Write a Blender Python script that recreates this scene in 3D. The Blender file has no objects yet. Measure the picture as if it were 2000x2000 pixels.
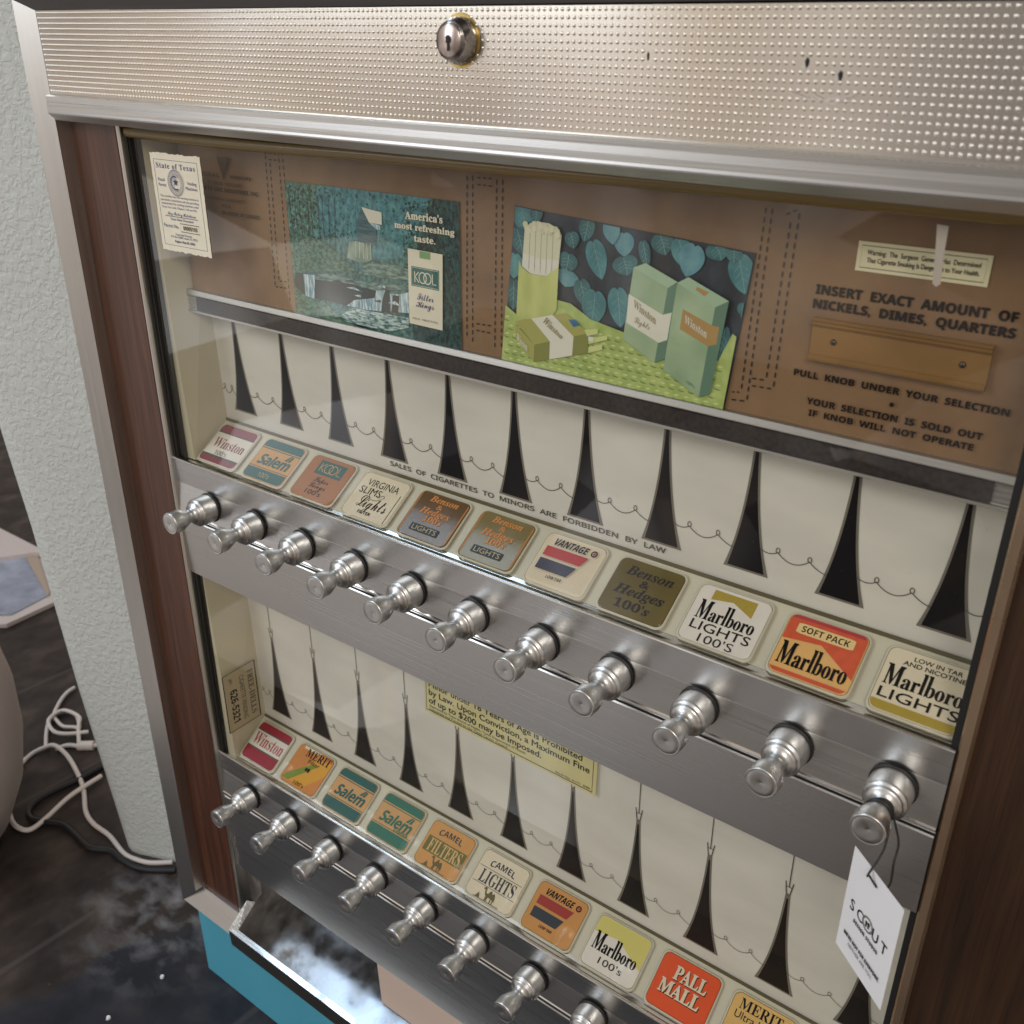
import bpy, math, random
import numpy as np
from mathutils import Vector, Matrix
random.seed(7)
C = bpy.context.scene.collection
scene = bpy.context.scene
R = math.radians

# ------------------------------------------------------------------ camera, world, lamps, exposure
cam_d = bpy.data.cameras.new("camera"); cam = bpy.data.objects.new("camera", cam_d); C.objects.link(cam)
scene.camera = cam
cam_d.sensor_width = 36.0; cam_d.sensor_fit = 'HORIZONTAL'; cam_d.lens = 36.0*1925.536/2000.0
cam_d.clip_start = 0.01; cam_d.clip_end = 200
right = Vector((0.79889287, 0.60146179, 0.00372933)); down = Vector((0.26156146, -0.34182284, -0.90263101)); fwd = Vector((-0.54162329, 0.72208093, -0.43039905))
M = Matrix((right, -down, -fwd)).transposed().to_4x4(); M.translation = Vector((0.727848, -0.45407809, 0.39500783))
cam.matrix_world = M
cam_d.dof.use_dof = True; cam_d.dof.focus_distance = 0.78; cam_d.dof.aperture_fstop = 13.0

def lin(v): v /= 255.0; return v/12.92 if v <= 0.04045 else ((v+0.055)/1.055)**2.4
def rgb(r, g, b): return (lin(r), lin(g), lin(b), 1.0)

world = bpy.data.worlds.new("World"); scene.world = world; world.use_nodes = True
wn = world.node_tree.nodes; wl = world.node_tree.links; wn.clear()
def wnode(t, **k):
    n = wn.new(t)
    for a, v in k.items(): setattr(n, a, v)
    return n
wo = wnode('ShaderNodeOutputWorld'); bg = wnode('ShaderNodeBackground'); wl.new(bg.outputs[0], wo.inputs[0])
tc = wnode('ShaderNodeTexCoord'); sx = wnode('ShaderNodeSeparateXYZ'); wl.new(tc.outputs['Generated'], sx.inputs[0])
vr = wnode('ShaderNodeValToRGB'); wl.new(sx.outputs['Z'], vr.inputs[0])
mr = wnode('ShaderNodeMapRange'); mr.inputs[1].default_value = -1; mr.inputs[2].default_value = 1; wl.new(sx.outputs['Z'], mr.inputs[0]); wl.new(mr.outputs[0], vr.inputs[0])
e = vr.color_ramp.elements; e[0].position = 0.0; e[0].color = (0.20, 0.18, 0.17, 1); e[1].position = 1.0; e[1].color = (0.40, 0.385, 0.36, 1)
for p, c in ((0.36, (0.335, 0.335, 0.332, 1)), (0.46, (0.43, 0.41, 0.39, 1)), (0.60, (0.50, 0.465, 0.425, 1)), (0.75, (0.44, 0.42, 0.40, 1))):
    el = vr.color_ramp.elements.new(p); el.color = c
nz = wnode('ShaderNodeTexNoise'); nz.inputs['Scale'].default_value = 3.2; nz.inputs['Detail'].default_value = 3; nz.inputs['Roughness'].default_value = .6
wl.new(tc.outputs['Generated'], nz.inputs['Vector'])
nr = wnode('ShaderNodeValToRGB'); wl.new(nz.outputs['Fac'], nr.inputs[0])
e = nr.color_ramp.elements; e[0].position = 0.34; e[0].color = (0.38, 0.34, 0.31, 1); e[1].position = 0.70; e[1].color = (1.9, 1.9, 1.88, 1)
for p, c in ((0.46, (0.82, 0.79, 0.77, 1)), (0.56, (1.12, 1.06, 1.0, 1))):
    el = nr.color_ramp.elements.new(p); el.color = c
mx = wnode('ShaderNodeMix', data_type='RGBA', blend_type='MULTIPLY'); mx.inputs[0].default_value = 1.0
wl.new(vr.outputs[0], mx.inputs[6]); wl.new(nr.outputs[0], mx.inputs[7])
# the room: pale furniture and windows to the left, a dark timber side straight ahead of the machine
ar = wnode('ShaderNodeValToRGB'); am = wnode('ShaderNodeMapRange'); am.inputs[1].default_value = -1; am.inputs[2].default_value = 1; wl.new(sx.outputs['X'], am.inputs[0]); wl.new(am.outputs[0], ar.inputs[0])
e = ar.color_ramp.elements; e[0].position = 0.0; e[0].color = (1.58, 1.66, 1.72, 1); e[1].position = 1.0; e[1].color = (.9, .8, .7, 1)
for p, c in ((0.22, (1.46, 1.53, 1.58, 1)), (0.36, (.74, .74, .74, 1)), (0.50, (.34, .31, .29, 1)), (0.68, (.5, .45, .39, 1))):
    el = ar.color_ramp.elements.new(p); el.color = c
lo = wnode('ShaderNodeMapRange'); lo.inputs[1].default_value = -.08; lo.inputs[2].default_value = -.26; wl.new(sx.outputs['Z'], lo.inputs[0])
am2 = wnode('ShaderNodeMix', data_type='RGBA', blend_type='MULTIPLY'); wl.new(lo.outputs[0], am2.inputs[0]); wl.new(mx.outputs[2], am2.inputs[6]); wl.new(ar.outputs[0], am2.inputs[7])
# noise bands along the horizon, hard-edged cells below: added reflections suggesting posts, windows, furniture
mp1 = wnode('ShaderNodeMapping'); mp1.inputs['Scale'].default_value = (6.0, 6.0, 1.1); wl.new(tc.outputs['Generated'], mp1.inputs[0])
n1 = wnode('ShaderNodeTexNoise'); n1.inputs['Scale'].default_value = 1.3; n1.inputs['Detail'].default_value = 1.5; wl.new(mp1.outputs[0], n1.inputs['Vector'])
r1 = wnode('ShaderNodeValToRGB'); wl.new(n1.outputs['Fac'], r1.inputs[0])
e = r1.color_ramp.elements; e[0].position = 0.36; e[0].color = (.34, .32, .31, 1); e[1].position = 0.66; e[1].color = (2.3, 2.4, 2.5, 1)
for p, c in ((0.44, (.92, .88, .86, 1)), (0.50, (1.25, 1.04, .76, 1)), (0.55, (.78, .76, .74, 1)), (0.60, (1.5, 1.42, 1.32, 1))):
    el = r1.color_ramp.elements.new(p); el.color = c
m1 = wnode('ShaderNodeMix', data_type='RGBA', blend_type='MULTIPLY'); m1.inputs[0].default_value = .85; wl.new(am2.outputs[2], m1.inputs[6]); wl.new(r1.outputs[0], m1.inputs[7])
mp2 = wnode('ShaderNodeMapping'); mp2.inputs['Scale'].default_value = (1.0, 1.0, 2.2); mp2.inputs['Rotation'].default_value = (.2, .3, .4); wl.new(tc.outputs['Generated'], mp2.inputs[0])
v1 = wnode('ShaderNodeTexVoronoi'); v1.inputs['Scale'].default_value = 4.6; v1.inputs['Randomness'].default_value = 1.0; wl.new(mp2.outputs[0], v1.inputs['Vector'])
sv = wnode('ShaderNodeSeparateColor'); wl.new(v1.outputs['Color'], sv.inputs[0]); r2 = wnode('ShaderNodeValToRGB'); wl.new(sv.outputs[0], r2.inputs[0]); r2.color_ramp.interpolation = 'CONSTANT'
e = r2.color_ramp.elements; e[0].position = 0.0; e[0].color = (.35, .31, .28, 1); e[1].position = 0.80; e[1].color = (2.6, 2.55, 2.5, 1)
for p, c in ((0.22, (.8, .75, .7, 1)), (0.42, (1.0, .97, .95, 1)), (0.66, (1.15, 1.03, 1.0, 1))):
    el = r2.color_ramp.elements.new(p); el.color = c
lo2 = wnode('ShaderNodeMapRange'); lo2.inputs[1].default_value = .02; lo2.inputs[2].default_value = -.06; wl.new(sx.outputs['Z'], lo2.inputs[0])
m2 = wnode('ShaderNodeMix', data_type='RGBA', blend_type='MULTIPLY'); wl.new(lo2.outputs[0], m2.inputs[0]); wl.new(m1.outputs[2], m2.inputs[6]); wl.new(r2.outputs[0], m2.inputs[7])
wb = wnode('ShaderNodeMix', data_type='RGBA', blend_type='MULTIPLY'); wb.inputs[0].default_value = 1.0; wb.inputs[7].default_value = (.955, 1.0, 1.06, 1); wl.new(m2.outputs[2], wb.inputs[6])
wl.new(wb.outputs[2], bg.inputs[0])
bg.inputs[1].default_value = 1.0

def area(name, loc, target, size, power, col, sy=None):
    l = bpy.data.lights.new(name, 'AREA'); l.energy = power; l.color = col
    l.shape = 'RECTANGLE' if sy else 'SQUARE'; l.size = size
    if sy: l.size_y = sy
    o = bpy.data.objects.new(name, l); C.objects.link(o); o.location = loc
    o.rotation_euler = (Vector(target)-Vector(loc)).to_track_quat('-Z', 'Y').to_euler()
    return o
area('high_window_light', (-1.20, -0.43, 2.06), (-1.10, -0.40, 0.0), 1.0, 11.0, (0.56, 0.77, 1.0), 0.70)
area('left_window_light', (-1.5, -2.0, 1.3), (0.2, 0.05, 0.0), 1.3, 22, (0.90, 0.95, 1.0), 1.6)
area('warm_room_light', (1.9, -2.2, 1.9), (0.4, 0.05, 0.1), 1.0, 26, (1.0, 0.93, 0.84), 0.8)
scene.view_settings.view_transform = 'Standard'; scene.view_settings.look = 'None'
scene.view_settings.gamma = 1.0; scene.view_settings.use_curve_mapping = False
scene.view_settings.exposure = 0.12
scene.cycles.max_bounces = 8; scene.cycles.transparent_max_bounces = 12; scene.cycles.caustics_reflective = True
scene.cycles.sample_clamp_indirect = 6.0

# measured outlines, metres in the machine's own planes (x, z) or on the floor (x, y)
D = {
 'insert': (0.5363,0.6393,0.271,0.0049),
 'nickels': (0.5359,0.6397,0.2632,0.0047),
 'pull': (0.5302,0.6452,0.2234,0.0037),
 'your': (0.54,0.6352,0.2082,0.0037),
 'ifk': (0.542,0.632,0.2016,0.0035),
 'dot': [(0.5871,0.2176)],
 'warn': [(0.5559,0.3021),(0.6226,0.3011),(0.6223,0.2856),(0.5557,0.2865)],
 'w1': (0.5611,0.6175,0.295,0.0025),
 'w2': (0.5614,0.6175,0.291,0.0024),
 'coin': [(0.5387,0.2584),(0.6315,0.2585),(0.6317,0.2343),(0.5381,0.234)],
 'screws': [(0.5509,0.2464),(0.6188,0.2463)],
 'tape': [(0.6003,0.3179),(0.6057,0.3175),(0.6059,0.3045),(0.6069,0.2905),(0.605,0.289),(0.6031,0.2904),(0.6019,0.304)],
 'p_state': (-0.0161,0.0347,0.3013,0.0041),
 'p_retail': (-0.0157,-0.0071,0.291,0.0025),
 'p_permit': (-0.0158,-0.0059,0.2869,0.0025),
 'p_vend': (0.0224,0.0344,0.2904,0.0025),
 'p_mach': (0.02,0.0348,0.2864,0.0025),
 'p_b1': (-0.0157,0.0345,0.2787,0.0016),
 'p_b2': (-0.0156,0.0343,0.2757,0.0017),
 'p_b3': (-0.0154,0.034,0.2729,0.0017),
 'p_b4': (-0.0155,0.0308,0.27,0.0016),
 'p_sig': (-0.0091,0.0281,0.2648,0.0026),
 'p_tst': (-0.0062,0.0247,0.2606,0.0019),
 'p_no': (-0.016,0.0039,0.2543,0.0029),
 'p_num': (0.0099,0.0282,0.2539,0.0031),
 'p_try': (-0.0021,0.02,0.2486,0.0016),
 'p_po': (-0.0087,0.027,0.2463,0.0016),
 'p_exp': (-0.0039,0.0225,0.2427,0.0017),
 'l_nat': (-0.0101,0.0288,0.2943,0.0029),
 'l_vend': (0.0423,0.0686,0.2944,0.0025),
 'l_stl': (0.0131,0.0563,0.2885,0.0023),
 'l_div': (-0.0124,0.0763,0.2831,0.0031),
 'l_gold': (0.0092,0.0586,0.2763,0.0021),
 'l_222': (0.0282,0.0398,0.2711,0.0023),
 'l_cab': (0.0276,0.0748,0.2651,0.0029),
 'l_tri': [(0.0289,0.3103),(0.0438,0.3105),(0.0351,0.2925)],
 'stitch': [[(0.2896,0.3154),(0.2873,0.204)],[(0.2944,0.3157),(0.2924,0.2008)],[(0.3146,0.3149),(0.3125,0.2003)],[(0.3195,0.3152),(0.3183,0.2013)],[(0.087,0.3158),(0.0833,0.2124)],[(0.0916,0.3106),(0.0887,0.2177)],[(0.1025,0.3194),(0.0999,0.2018)],[(0.1068,0.3196),(0.1074,0.2074)],[(0.502,0.3143),(0.4991,0.2077)],[(0.5058,0.3141),(0.5034,0.2016)],[(0.517,0.3078),(0.5138,0.2175)],[(0.5214,0.3131),(0.5188,0.2129)],[(0.2975,0.3138),(0.3115,0.3141)],[(0.2975,0.3095),(0.3115,0.3094)],[(0.2952,0.2154),(0.3101,0.2161)],[(0.2951,0.2107),(0.3093,0.2108)],[(0.0849,0.3163),(0.101,0.3163)],[(0.0896,0.3118),(0.1004,0.3119)],[(0.0829,0.2123),(0.0981,0.2129)],[(0.0887,0.2177),(0.0988,0.218)],[(0.5041,0.2162),(0.5134,0.2166)],[(0.5046,0.2117),(0.5185,0.2123)],[(0.4927,0.2053),(0.4987,0.2063)],[(0.4926,0.2006),(0.5028,0.2015)],[(0.5133,0.3104),(0.5207,0.314)]],
 'a1_roof': [(0.1902,0.2854),(0.2103,0.2835),(0.2101,0.2747),(0.1972,0.2751)],
 'a1_house': [(0.1902,0.2854),(0.1972,0.2751),(0.2041,0.2709),(0.2027,0.2593),(0.1841,0.2599),(0.1838,0.2738)],
 'a1_flap': [(0.1972,0.2751),(0.2082,0.2742),(0.2084,0.2708),(0.2041,0.2709)],
 'a1_rock': [(0.1829,0.2357),(0.1875,0.242),(0.1947,0.245),(0.2076,0.2466),(0.222,0.247),(0.2351,0.2459),(0.2347,0.2383),(0.2166,0.2366),(0.197,0.2361)],
 'a1_ledge': [(0.1339,0.229),(0.1504,0.2322),(0.1764,0.2312),(0.2065,0.2317),(0.2345,0.2341),(0.2343,0.2313),(0.2011,0.2256),(0.1761,0.2272),(0.1346,0.2253)],
 'a1_cave': [(0.1346,0.2257),(0.1761,0.2272),(0.2012,0.226),(0.1987,0.2198),(0.177,0.2152),(0.1692,0.2096),(0.1426,0.2102),(0.1328,0.2103)],
 'a1_fall1': [(0.1211,0.2277),(0.1345,0.2287),(0.1316,0.2094),(0.1256,0.21),(0.1212,0.2102)],
 'a1_fall2': [(0.2012,0.226),(0.2101,0.2272),(0.2066,0.2188),(0.205,0.2106),(0.1868,0.2093),(0.1682,0.2095),(0.177,0.2152),(0.1987,0.2198)],
 'a1_fall3': [(0.2149,0.2257),(0.2255,0.2265),(0.2342,0.2292),(0.2334,0.2135),(0.2228,0.2126),(0.214,0.212)],
 'a1_darkrock': [(0.2101,0.2265),(0.2149,0.2257),(0.2144,0.2106),(0.205,0.2106),(0.2066,0.2188)],
 'a1_darkr2': [(0.2177,0.2247),(0.2245,0.225),(0.2227,0.2118),(0.2159,0.2115)],
 'a1_pool': [(0.1564,0.1978),(0.1744,0.2089),(0.1949,0.209),(0.2332,0.2099),(0.2328,0.2026),(0.2159,0.1969),(0.1938,0.1963),(0.1669,0.1965)],
 'a1_bank': [(0.1096,0.2162),(0.1229,0.2104),(0.1425,0.2087),(0.1589,0.2013),(0.1669,0.1965),(0.1936,0.1932),(0.2235,0.1938),(0.1079,0.195)],
 'a1_pack': [(0.2353,0.2611),(0.2682,0.2605),(0.2663,0.206),(0.2341,0.2064)],
 'a1_stamp': [(0.2465,0.2605),(0.257,0.2604),(0.2568,0.2554),(0.2465,0.2554)],
 'a1_kbox': [(0.2381,0.249),(0.2646,0.2487),(0.2641,0.2344),(0.2375,0.2347)],
 'a1_kbox2': [(0.2388,0.2483),(0.2638,0.2479),(0.2634,0.2352),(0.2383,0.2355)],
 'a1_dark1': [(0.1117,0.228),(0.1207,0.2284),(0.1212,0.2102),(0.1121,0.2143),(0.1093,0.2185)],
 'a1_shade': [(0.2357,0.2562),(0.2826,0.267),(0.2808,0.195),(0.2323,0.1938)],
 'a1_hill': [(0.1094,0.2443),(0.1267,0.2587),(0.1497,0.2547),(0.1636,0.2477),(0.183,0.2364),(0.1342,0.2309),(0.1108,0.2294)],
 'a1_bridge': [(0.1749,0.2589),(0.1831,0.2602),(0.1978,0.2587),(0.1969,0.2474),(0.1867,0.2441),(0.1717,0.2465)],
 'a1_t1': (0.2342,0.2691,0.2818,0.005),
 'a1_t2': (0.2236,0.2796,0.2745,0.0043),
 'a1_t3': (0.2422,0.262,0.2668,0.0045),
 'a1_kool': (0.2408,0.2618,0.2377,0.0077),
 'a1_filter': (0.2429,0.2586,0.2253,0.0049),
 'a1_king': (0.2417,0.2588,0.22,0.0045),
 'a1_mild': (0.2379,0.2626,0.2103,0.0008),
 'a2_out': [(0.3299,0.2989),(0.4994,0.2882),(0.4891,0.1946),(0.3196,0.1941)],
 'a2_mat': [(0.3234,0.233),(0.335,0.2269),(0.3663,0.2427),(0.3765,0.2419),(0.3923,0.234),(0.4172,0.2297),(0.4469,0.2174),(0.4833,0.2232),(0.4907,0.241),(0.4934,0.2397),(0.4891,0.1946),(0.3196,0.1941)],
 'a2_cup': [(0.3352,0.2649),(0.3331,0.2276),(0.3398,0.2259),(0.3528,0.2287),(0.3632,0.2325),(0.3659,0.2365),(0.3668,0.2646),(0.3568,0.257),(0.3441,0.2571),(0.337,0.2609)],
 'a2_cigs': [(0.3391,0.2851),(0.3425,0.2886),(0.3504,0.2908),(0.3583,0.2907),(0.3661,0.2879),(0.3681,0.2841),(0.3671,0.2737),(0.3663,0.2636),(0.3568,0.2569),(0.3441,0.2571),(0.337,0.2609)],
 'a2_filt': [(0.3381,0.2694),(0.3509,0.2677),(0.3665,0.2682),(0.3663,0.2636),(0.3568,0.2569),(0.3441,0.2571),(0.337,0.2609)],
 'a2_lyl': [(0.3323,0.2216),(0.3484,0.2099),(0.348,0.1977),(0.3327,0.2117)],
 'a2_lyt': [(0.3323,0.2236),(0.3733,0.2353),(0.3916,0.225),(0.3484,0.2099)],
 'a2_lys': [(0.3484,0.2099),(0.3916,0.225),(0.3916,0.2116),(0.348,0.1977)],
 'a2_lyb': [(0.3457,0.2274),(0.3632,0.2325),(0.3801,0.2208),(0.3613,0.2144)],
 'a2_lyb2': [(0.3613,0.2144),(0.3801,0.2208),(0.3794,0.2079),(0.3611,0.2019)],
 'a2_blue': [(0.3757,0.2314),(0.3813,0.2323),(0.3848,0.229),(0.3798,0.2271)],
 'a2_c1': [(0.3882,0.2268),(0.3985,0.2289),(0.3987,0.2257),(0.3906,0.2229)],
 'a2_c2': [(0.3918,0.2217),(0.4057,0.2259),(0.4059,0.2231),(0.3919,0.2179)],
 'a2_c3': [(0.392,0.216),(0.4023,0.2197),(0.4025,0.2159),(0.3919,0.2119)],
 'a2_af': [(0.4223,0.2711),(0.4467,0.2622),(0.441,0.2143),(0.4174,0.2256)],
 'a2_as_': [(0.4467,0.2622),(0.4532,0.2657),(0.4483,0.2185),(0.441,0.2143)],
 'a2_at': [(0.4223,0.2711),(0.4305,0.2747),(0.4531,0.2663),(0.4467,0.262)],
 'a2_aw': [(0.42,0.2546),(0.4445,0.2453),(0.4431,0.2276),(0.4194,0.2365)],
 'a2_aw2': [(0.4445,0.2453),(0.4506,0.2476),(0.4488,0.2304),(0.4431,0.2276)],
 'a2_bf': [(0.4529,0.2659),(0.4787,0.2551),(0.4733,0.1986),(0.4476,0.2111)],
 'a2_bs': [(0.4787,0.2551),(0.487,0.2597),(0.4807,0.2024),(0.4733,0.1986)],
 'a2_bt': [(0.4529,0.2659),(0.4599,0.2702),(0.487,0.2599),(0.4787,0.255)],
 'a2_bg': [(0.4579,0.2509),(0.4779,0.2441),(0.4764,0.2312),(0.4568,0.2385)],
 'a2_bg2': [(0.4779,0.2441),(0.4826,0.244),(0.4818,0.2334),(0.4764,0.2312)],
 'a2_btg': [(0.466,0.2653),(0.4742,0.2631),(0.4712,0.2605),(0.4653,0.2635)],
 'leaves': [(0.3349,0.3009,0.3351,0.281,0.0081,0),(0.3315,0.2852,0.3317,0.2668,0.0071,1),(0.3305,0.2685,0.3306,0.2515,0.0066,0),(0.3294,0.2513,0.3295,0.23,0.006,1),(0.3873,0.297,0.388,0.2814,0.0058,1),(0.3906,0.2835,0.3917,0.2587,0.0075,0),(0.4129,0.2906,0.4138,0.2761,0.0071,2),(0.4133,0.2765,0.414,0.2644,0.0092,1),(0.3737,0.2736,0.3741,0.261,0.0077,1),(0.3735,0.2627,0.3739,0.2517,0.0088,2),(0.3825,0.2584,0.3832,0.2401,0.0066,1),(0.3947,0.2528,0.3958,0.229,0.0091,0),(0.4103,0.2568,0.4118,0.2316,0.0078,0),(0.438,0.2929,0.439,0.2796,0.0076,1),(0.4505,0.2917,0.452,0.2736,0.0066,0),(0.4619,0.2889,0.4638,0.2692,0.0083,2),(0.4744,0.2919,0.4756,0.2807,0.0081,1),(0.4893,0.2864,0.4918,0.2639,0.0079,0),(0.4267,0.2874,0.4278,0.2705,0.004,1),(0.4857,0.2445,0.4881,0.2223,0.0045,1),(0.4034,0.2977,0.4042,0.2824,0.0061,2),(0.348,0.3012,0.3482,0.2888,0.005,1),(0.4862,0.2908,0.4872,0.2813,0.0053,1),(0.3749,0.2871,0.3752,0.2765,0.0055,1),(0.4949,0.2602,0.496,0.2504,0.0044,1)],
 'a2_tw1': [(0.4239,0.2471),(0.4402,0.2384),(0.4403,0.2434),(0.4241,0.252)],
 'a2_tl': [(0.425,0.2378),(0.436,0.2346),(0.4367,0.2383),(0.4253,0.2415)],
 'a2_tw2': [(0.4595,0.2429),(0.475,0.2358),(0.4752,0.2406),(0.4599,0.2477)],
 'a2_tw3': [(0.3546,0.2271),(0.3705,0.2176),(0.3727,0.2199),(0.3586,0.2306)],
 'a2_tw4': [(0.3339,0.2109),(0.3431,0.2044),(0.3436,0.2095),(0.3345,0.216)],
 'a2_100': [(0.4643,0.206),(0.4699,0.2039),(0.4699,0.2057),(0.4643,0.2078)],
 'sales': (0.1848,0.4477,0.0722,0.0043),
 'law1': (0.2213,0.389,-0.1343,0.0088),
 'law2': (0.222,0.3966,-0.1436,0.0086),
 'law3': (0.2223,0.3483,-0.1533,0.0086),
 'law4': (0.2225,0.3318,-0.159,0.0032),
 'law5': (0.2219,0.3123,-0.1625,0.0031),
 'law6': (0.3643,0.4015,-0.1633,0.0028),
 'cable1': [(-0.3406,0.1268),(-0.3648,0.1065),(-0.3874,0.0973),(-0.4139,0.0933),(-0.4637,0.1012),(-0.5066,0.101),(-0.5423,0.1094),(-0.5927,0.1363),(-0.6416,0.1532),(-0.6883,0.1639),(-0.7231,0.1638),(-0.7373,0.153),(-0.7439,0.1321),(-0.7314,0.1053),(-0.7037,0.0763),(-0.6612,0.0466),(-0.6154,0.0271),(-0.5878,0.0263),(-0.5724,0.0358),(-0.574,0.063),(-0.5875,0.1119),(-0.5933,0.17)],
 'cable2': [(-0.7231,0.1638),(-0.7155,0.1831),(-0.6917,0.1957),(-0.6827,0.2053)],
 'cable3': [(-0.7403,0.1562),(-0.7803,0.1807),(-0.8088,0.2048),(-0.8101,0.2304),(-0.7808,0.2379),(-0.7425,0.2207),(-0.7513,0.2169),(-0.7692,0.2061),(-0.7932,0.208),(-0.813,0.2134),(-0.8405,0.2405),(-0.8574,0.2649),(-0.8618,0.2838)],
 'cable4': [(-0.6955,0.1924),(-0.7403,0.2192),(-0.765,0.2349),(-0.8051,0.2278),(-0.7997,0.1969),(-0.7633,0.1848),(-0.738,0.194),(-0.7121,0.221)],
 'cableb': [(-0.3226,0.1195),(-0.3517,0.0975),(-0.3759,0.087),(-0.4068,0.0833),(-0.4345,0.0826),(-0.4653,0.0673),(-0.5021,0.0687),(-0.5399,0.07),(-0.5662,0.0588),(-0.5927,0.0475),(-0.6137,0.0539),(-0.6243,0.0733),(-0.6243,0.1062),(-0.6186,0.1395),(-0.6167,0.1732),(-0.6153,0.2022)],
 'debris': [(-0.184,-0.0026),(-0.1863,-0.0801)],
}

# ------------------------------------------------------------------ materials
MATS = {}
def mat(name, col, rough=0.5, metal=0.0, var=0.0, scale=30.0, stretch=(1, 1, 1), bump=0.0, bscale=None, bstretch=None, coat=0.0, spec=0.5, rvar=0.0, col2=None, detail=4, sharp=0.0, bdist=.001):
    if name in MATS: return MATS[name]
    m = bpy.data.materials.new(name); m.use_nodes = True; nt = m.node_tree; N = nt.nodes; L = nt.links
    b = N['Principled BSDF']; b.inputs['Base Color'].default_value = col; b.inputs['Roughness'].default_value = rough; b.inputs['Metallic'].default_value = metal
    b.inputs['Coat Weight'].default_value = coat; b.inputs['Coat Roughness'].default_value = 0.08; b.inputs['Specular IOR Level'].default_value = spec
    def noise(sc, st, det):
        t = N.new('ShaderNodeTexCoord'); mp = N.new('ShaderNodeMapping'); mp.inputs['Scale'].default_value = st
        n = N.new('ShaderNodeTexNoise'); n.inputs['Scale'].default_value = sc; n.inputs['Detail'].default_value = det
        L.new(t.outputs['Object'], mp.inputs[0]); L.new(mp.outputs[0], n.inputs['Vector']); return n
    if var > 0 or rvar > 0:
        n = noise(scale, stretch, detail)
        if var > 0:
            cr = N.new('ShaderNodeValToRGB'); L.new(n.outputs['Fac'], cr.inputs[0])
            c2 = col2 if col2 else tuple(min(1, c*(1+var)) for c in col[:3])+(1,)
            c1 = col if col2 else tuple(c*(1-var) for c in col[:3])+(1,)
            cr.color_ramp.elements[0].position = 0.3+sharp*.18; cr.color_ramp.elements[0].color = c1
            cr.color_ramp.elements[1].position = 0.7-sharp*.18; cr.color_ramp.elements[1].color = c2
            L.new(cr.outputs[0], b.inputs['Base Color'])
        if rvar > 0:
            mr = N.new('ShaderNodeMapRange'); mr.inputs[1].default_value = .3; mr.inputs[2].default_value = .7
            mr.inputs[3].default_value = max(.02, rough-rvar); mr.inputs[4].default_value = rough+rvar
            L.new(n.outputs['Fac'], mr.inputs[0]); L.new(mr.outputs[0], b.inputs['Roughness'])
    if bump > 0:
        n2 = noise(bscale or scale, bstretch or stretch, detail); bp = N.new('ShaderNodeBump'); bp.inputs['Strength'].default_value = bump; bp.inputs['Distance'].default_value = bdist
        L.new(n2.outputs['Fac'], bp.inputs['Height']); L.new(bp.outputs[0], b.inputs['Normal'])
    MATS[name] = m; return m
def flat(name, r, g, b, rough=0.45, **k): return mat(name, rgb(r, g, b), rough, **k)

# brushed aluminium: brushing runs along x on rails, along z on upright trim
ALU_X = mat('brushed_aluminium_long', (0.60, 0.60, 0.595, 1), .31, 1.0, var=.03, scale=6, stretch=(1, 60, 180), rvar=.05, bump=.035, bscale=8, bstretch=(1, 90, 260), bdist=.0004)
ALU_Z = mat('brushed_aluminium_upright', (0.60, 0.58, 0.55, 1), .34, 1.0, var=.04, scale=6, stretch=(180, 60, 1), rvar=.06, bump=.06, bscale=8, bstretch=(260, 90, 1), bdist=.0004)
ALU_RIM = mat('polished_aluminium', (0.78, 0.77, 0.75, 1), .16, 1.0, rvar=.05, scale=40, stretch=(1, 20, 20))
ALU_KNOB = mat('cast_aluminium', (0.60, 0.60, 0.595, 1), .35, 1.0, var=.06, scale=200, rvar=.06)
ALU_HEAD = mat('embossed_aluminium', (0.78, 0.72, 0.63, 1), .20, 1.0, var=.09, scale=5, col2=(0.80, 0.78, 0.75, 1), rvar=.03)
ALU_DULL = mat('dusty_aluminium', (0.44, 0.42, 0.40, 1), .42, .85, var=.22, scale=60, bump=.1, bscale=200, rvar=.12)
TRAYM = mat('scuffed_tray_metal', (0.32, 0.32, 0.33, 1), .165, .85, var=.25, scale=70, bump=.035, bscale=260, rvar=.07, bdist=.0005)
BRASS = mat('bronzed_trim', (0.60, 0.45, 0.32, 1), .30, 1.0, rvar=.05, scale=30)
DARKM = mat('darkened_metal', (0.10, 0.095, 0.095, 1), .35, .8, rvar=.05)  # dark cabinet metal; on the top overhang a dark reflection painted as colour
BLACK = mat('black_gap', (0.006, 0.006, 0.006, 1), .6)
RUBBER = mat('black_rubber', (0.012, 0.012, 0.012, 1), .45)
CREAM = mat('cream_enamel', rgb(204, 199, 178), .38, var=.07, scale=14, coat=.15)
CREAMW = mat('cream_side_enamel', rgb(192, 184, 158), .42, var=.08, scale=9)
WHITEP = mat('ivory_display_board', rgb(216, 214, 205), .42, var=.07, scale=11, stretch=(1, 1, 3), bump=.04, bscale=60)
BLACKP = mat('glossy_black_print', (0.006, 0.006, 0.008, 1), .3, spec=.15)
BROWNP = mat('brown_black_print', (0.014, 0.011, 0.009, 1), .3, spec=.15)
GREYP = flat('silver_grey_print', 118, 113, 103, .4)
GREYD = flat('dark_grey_print', 84, 80, 72, .4)
LEATHER = mat('tan_leather_board', rgb(132, 102, 72), .52, var=.12, scale=42, bump=.22, bscale=420, bdist=.0005)
INKBR = flat('dark_brown_ink', 30, 20, 17, .5, spec=.2)
INKFADE = flat('faded_brown_ink', 74, 48, 36, .55)
STITCH = flat('dark_stitch_thread', 36, 27, 24, .6)
COINP = mat('amber_bronze_plate', (0.30, 0.165, 0.055, 1), .28, .2, var=.14, scale=18, rvar=.06)
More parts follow.
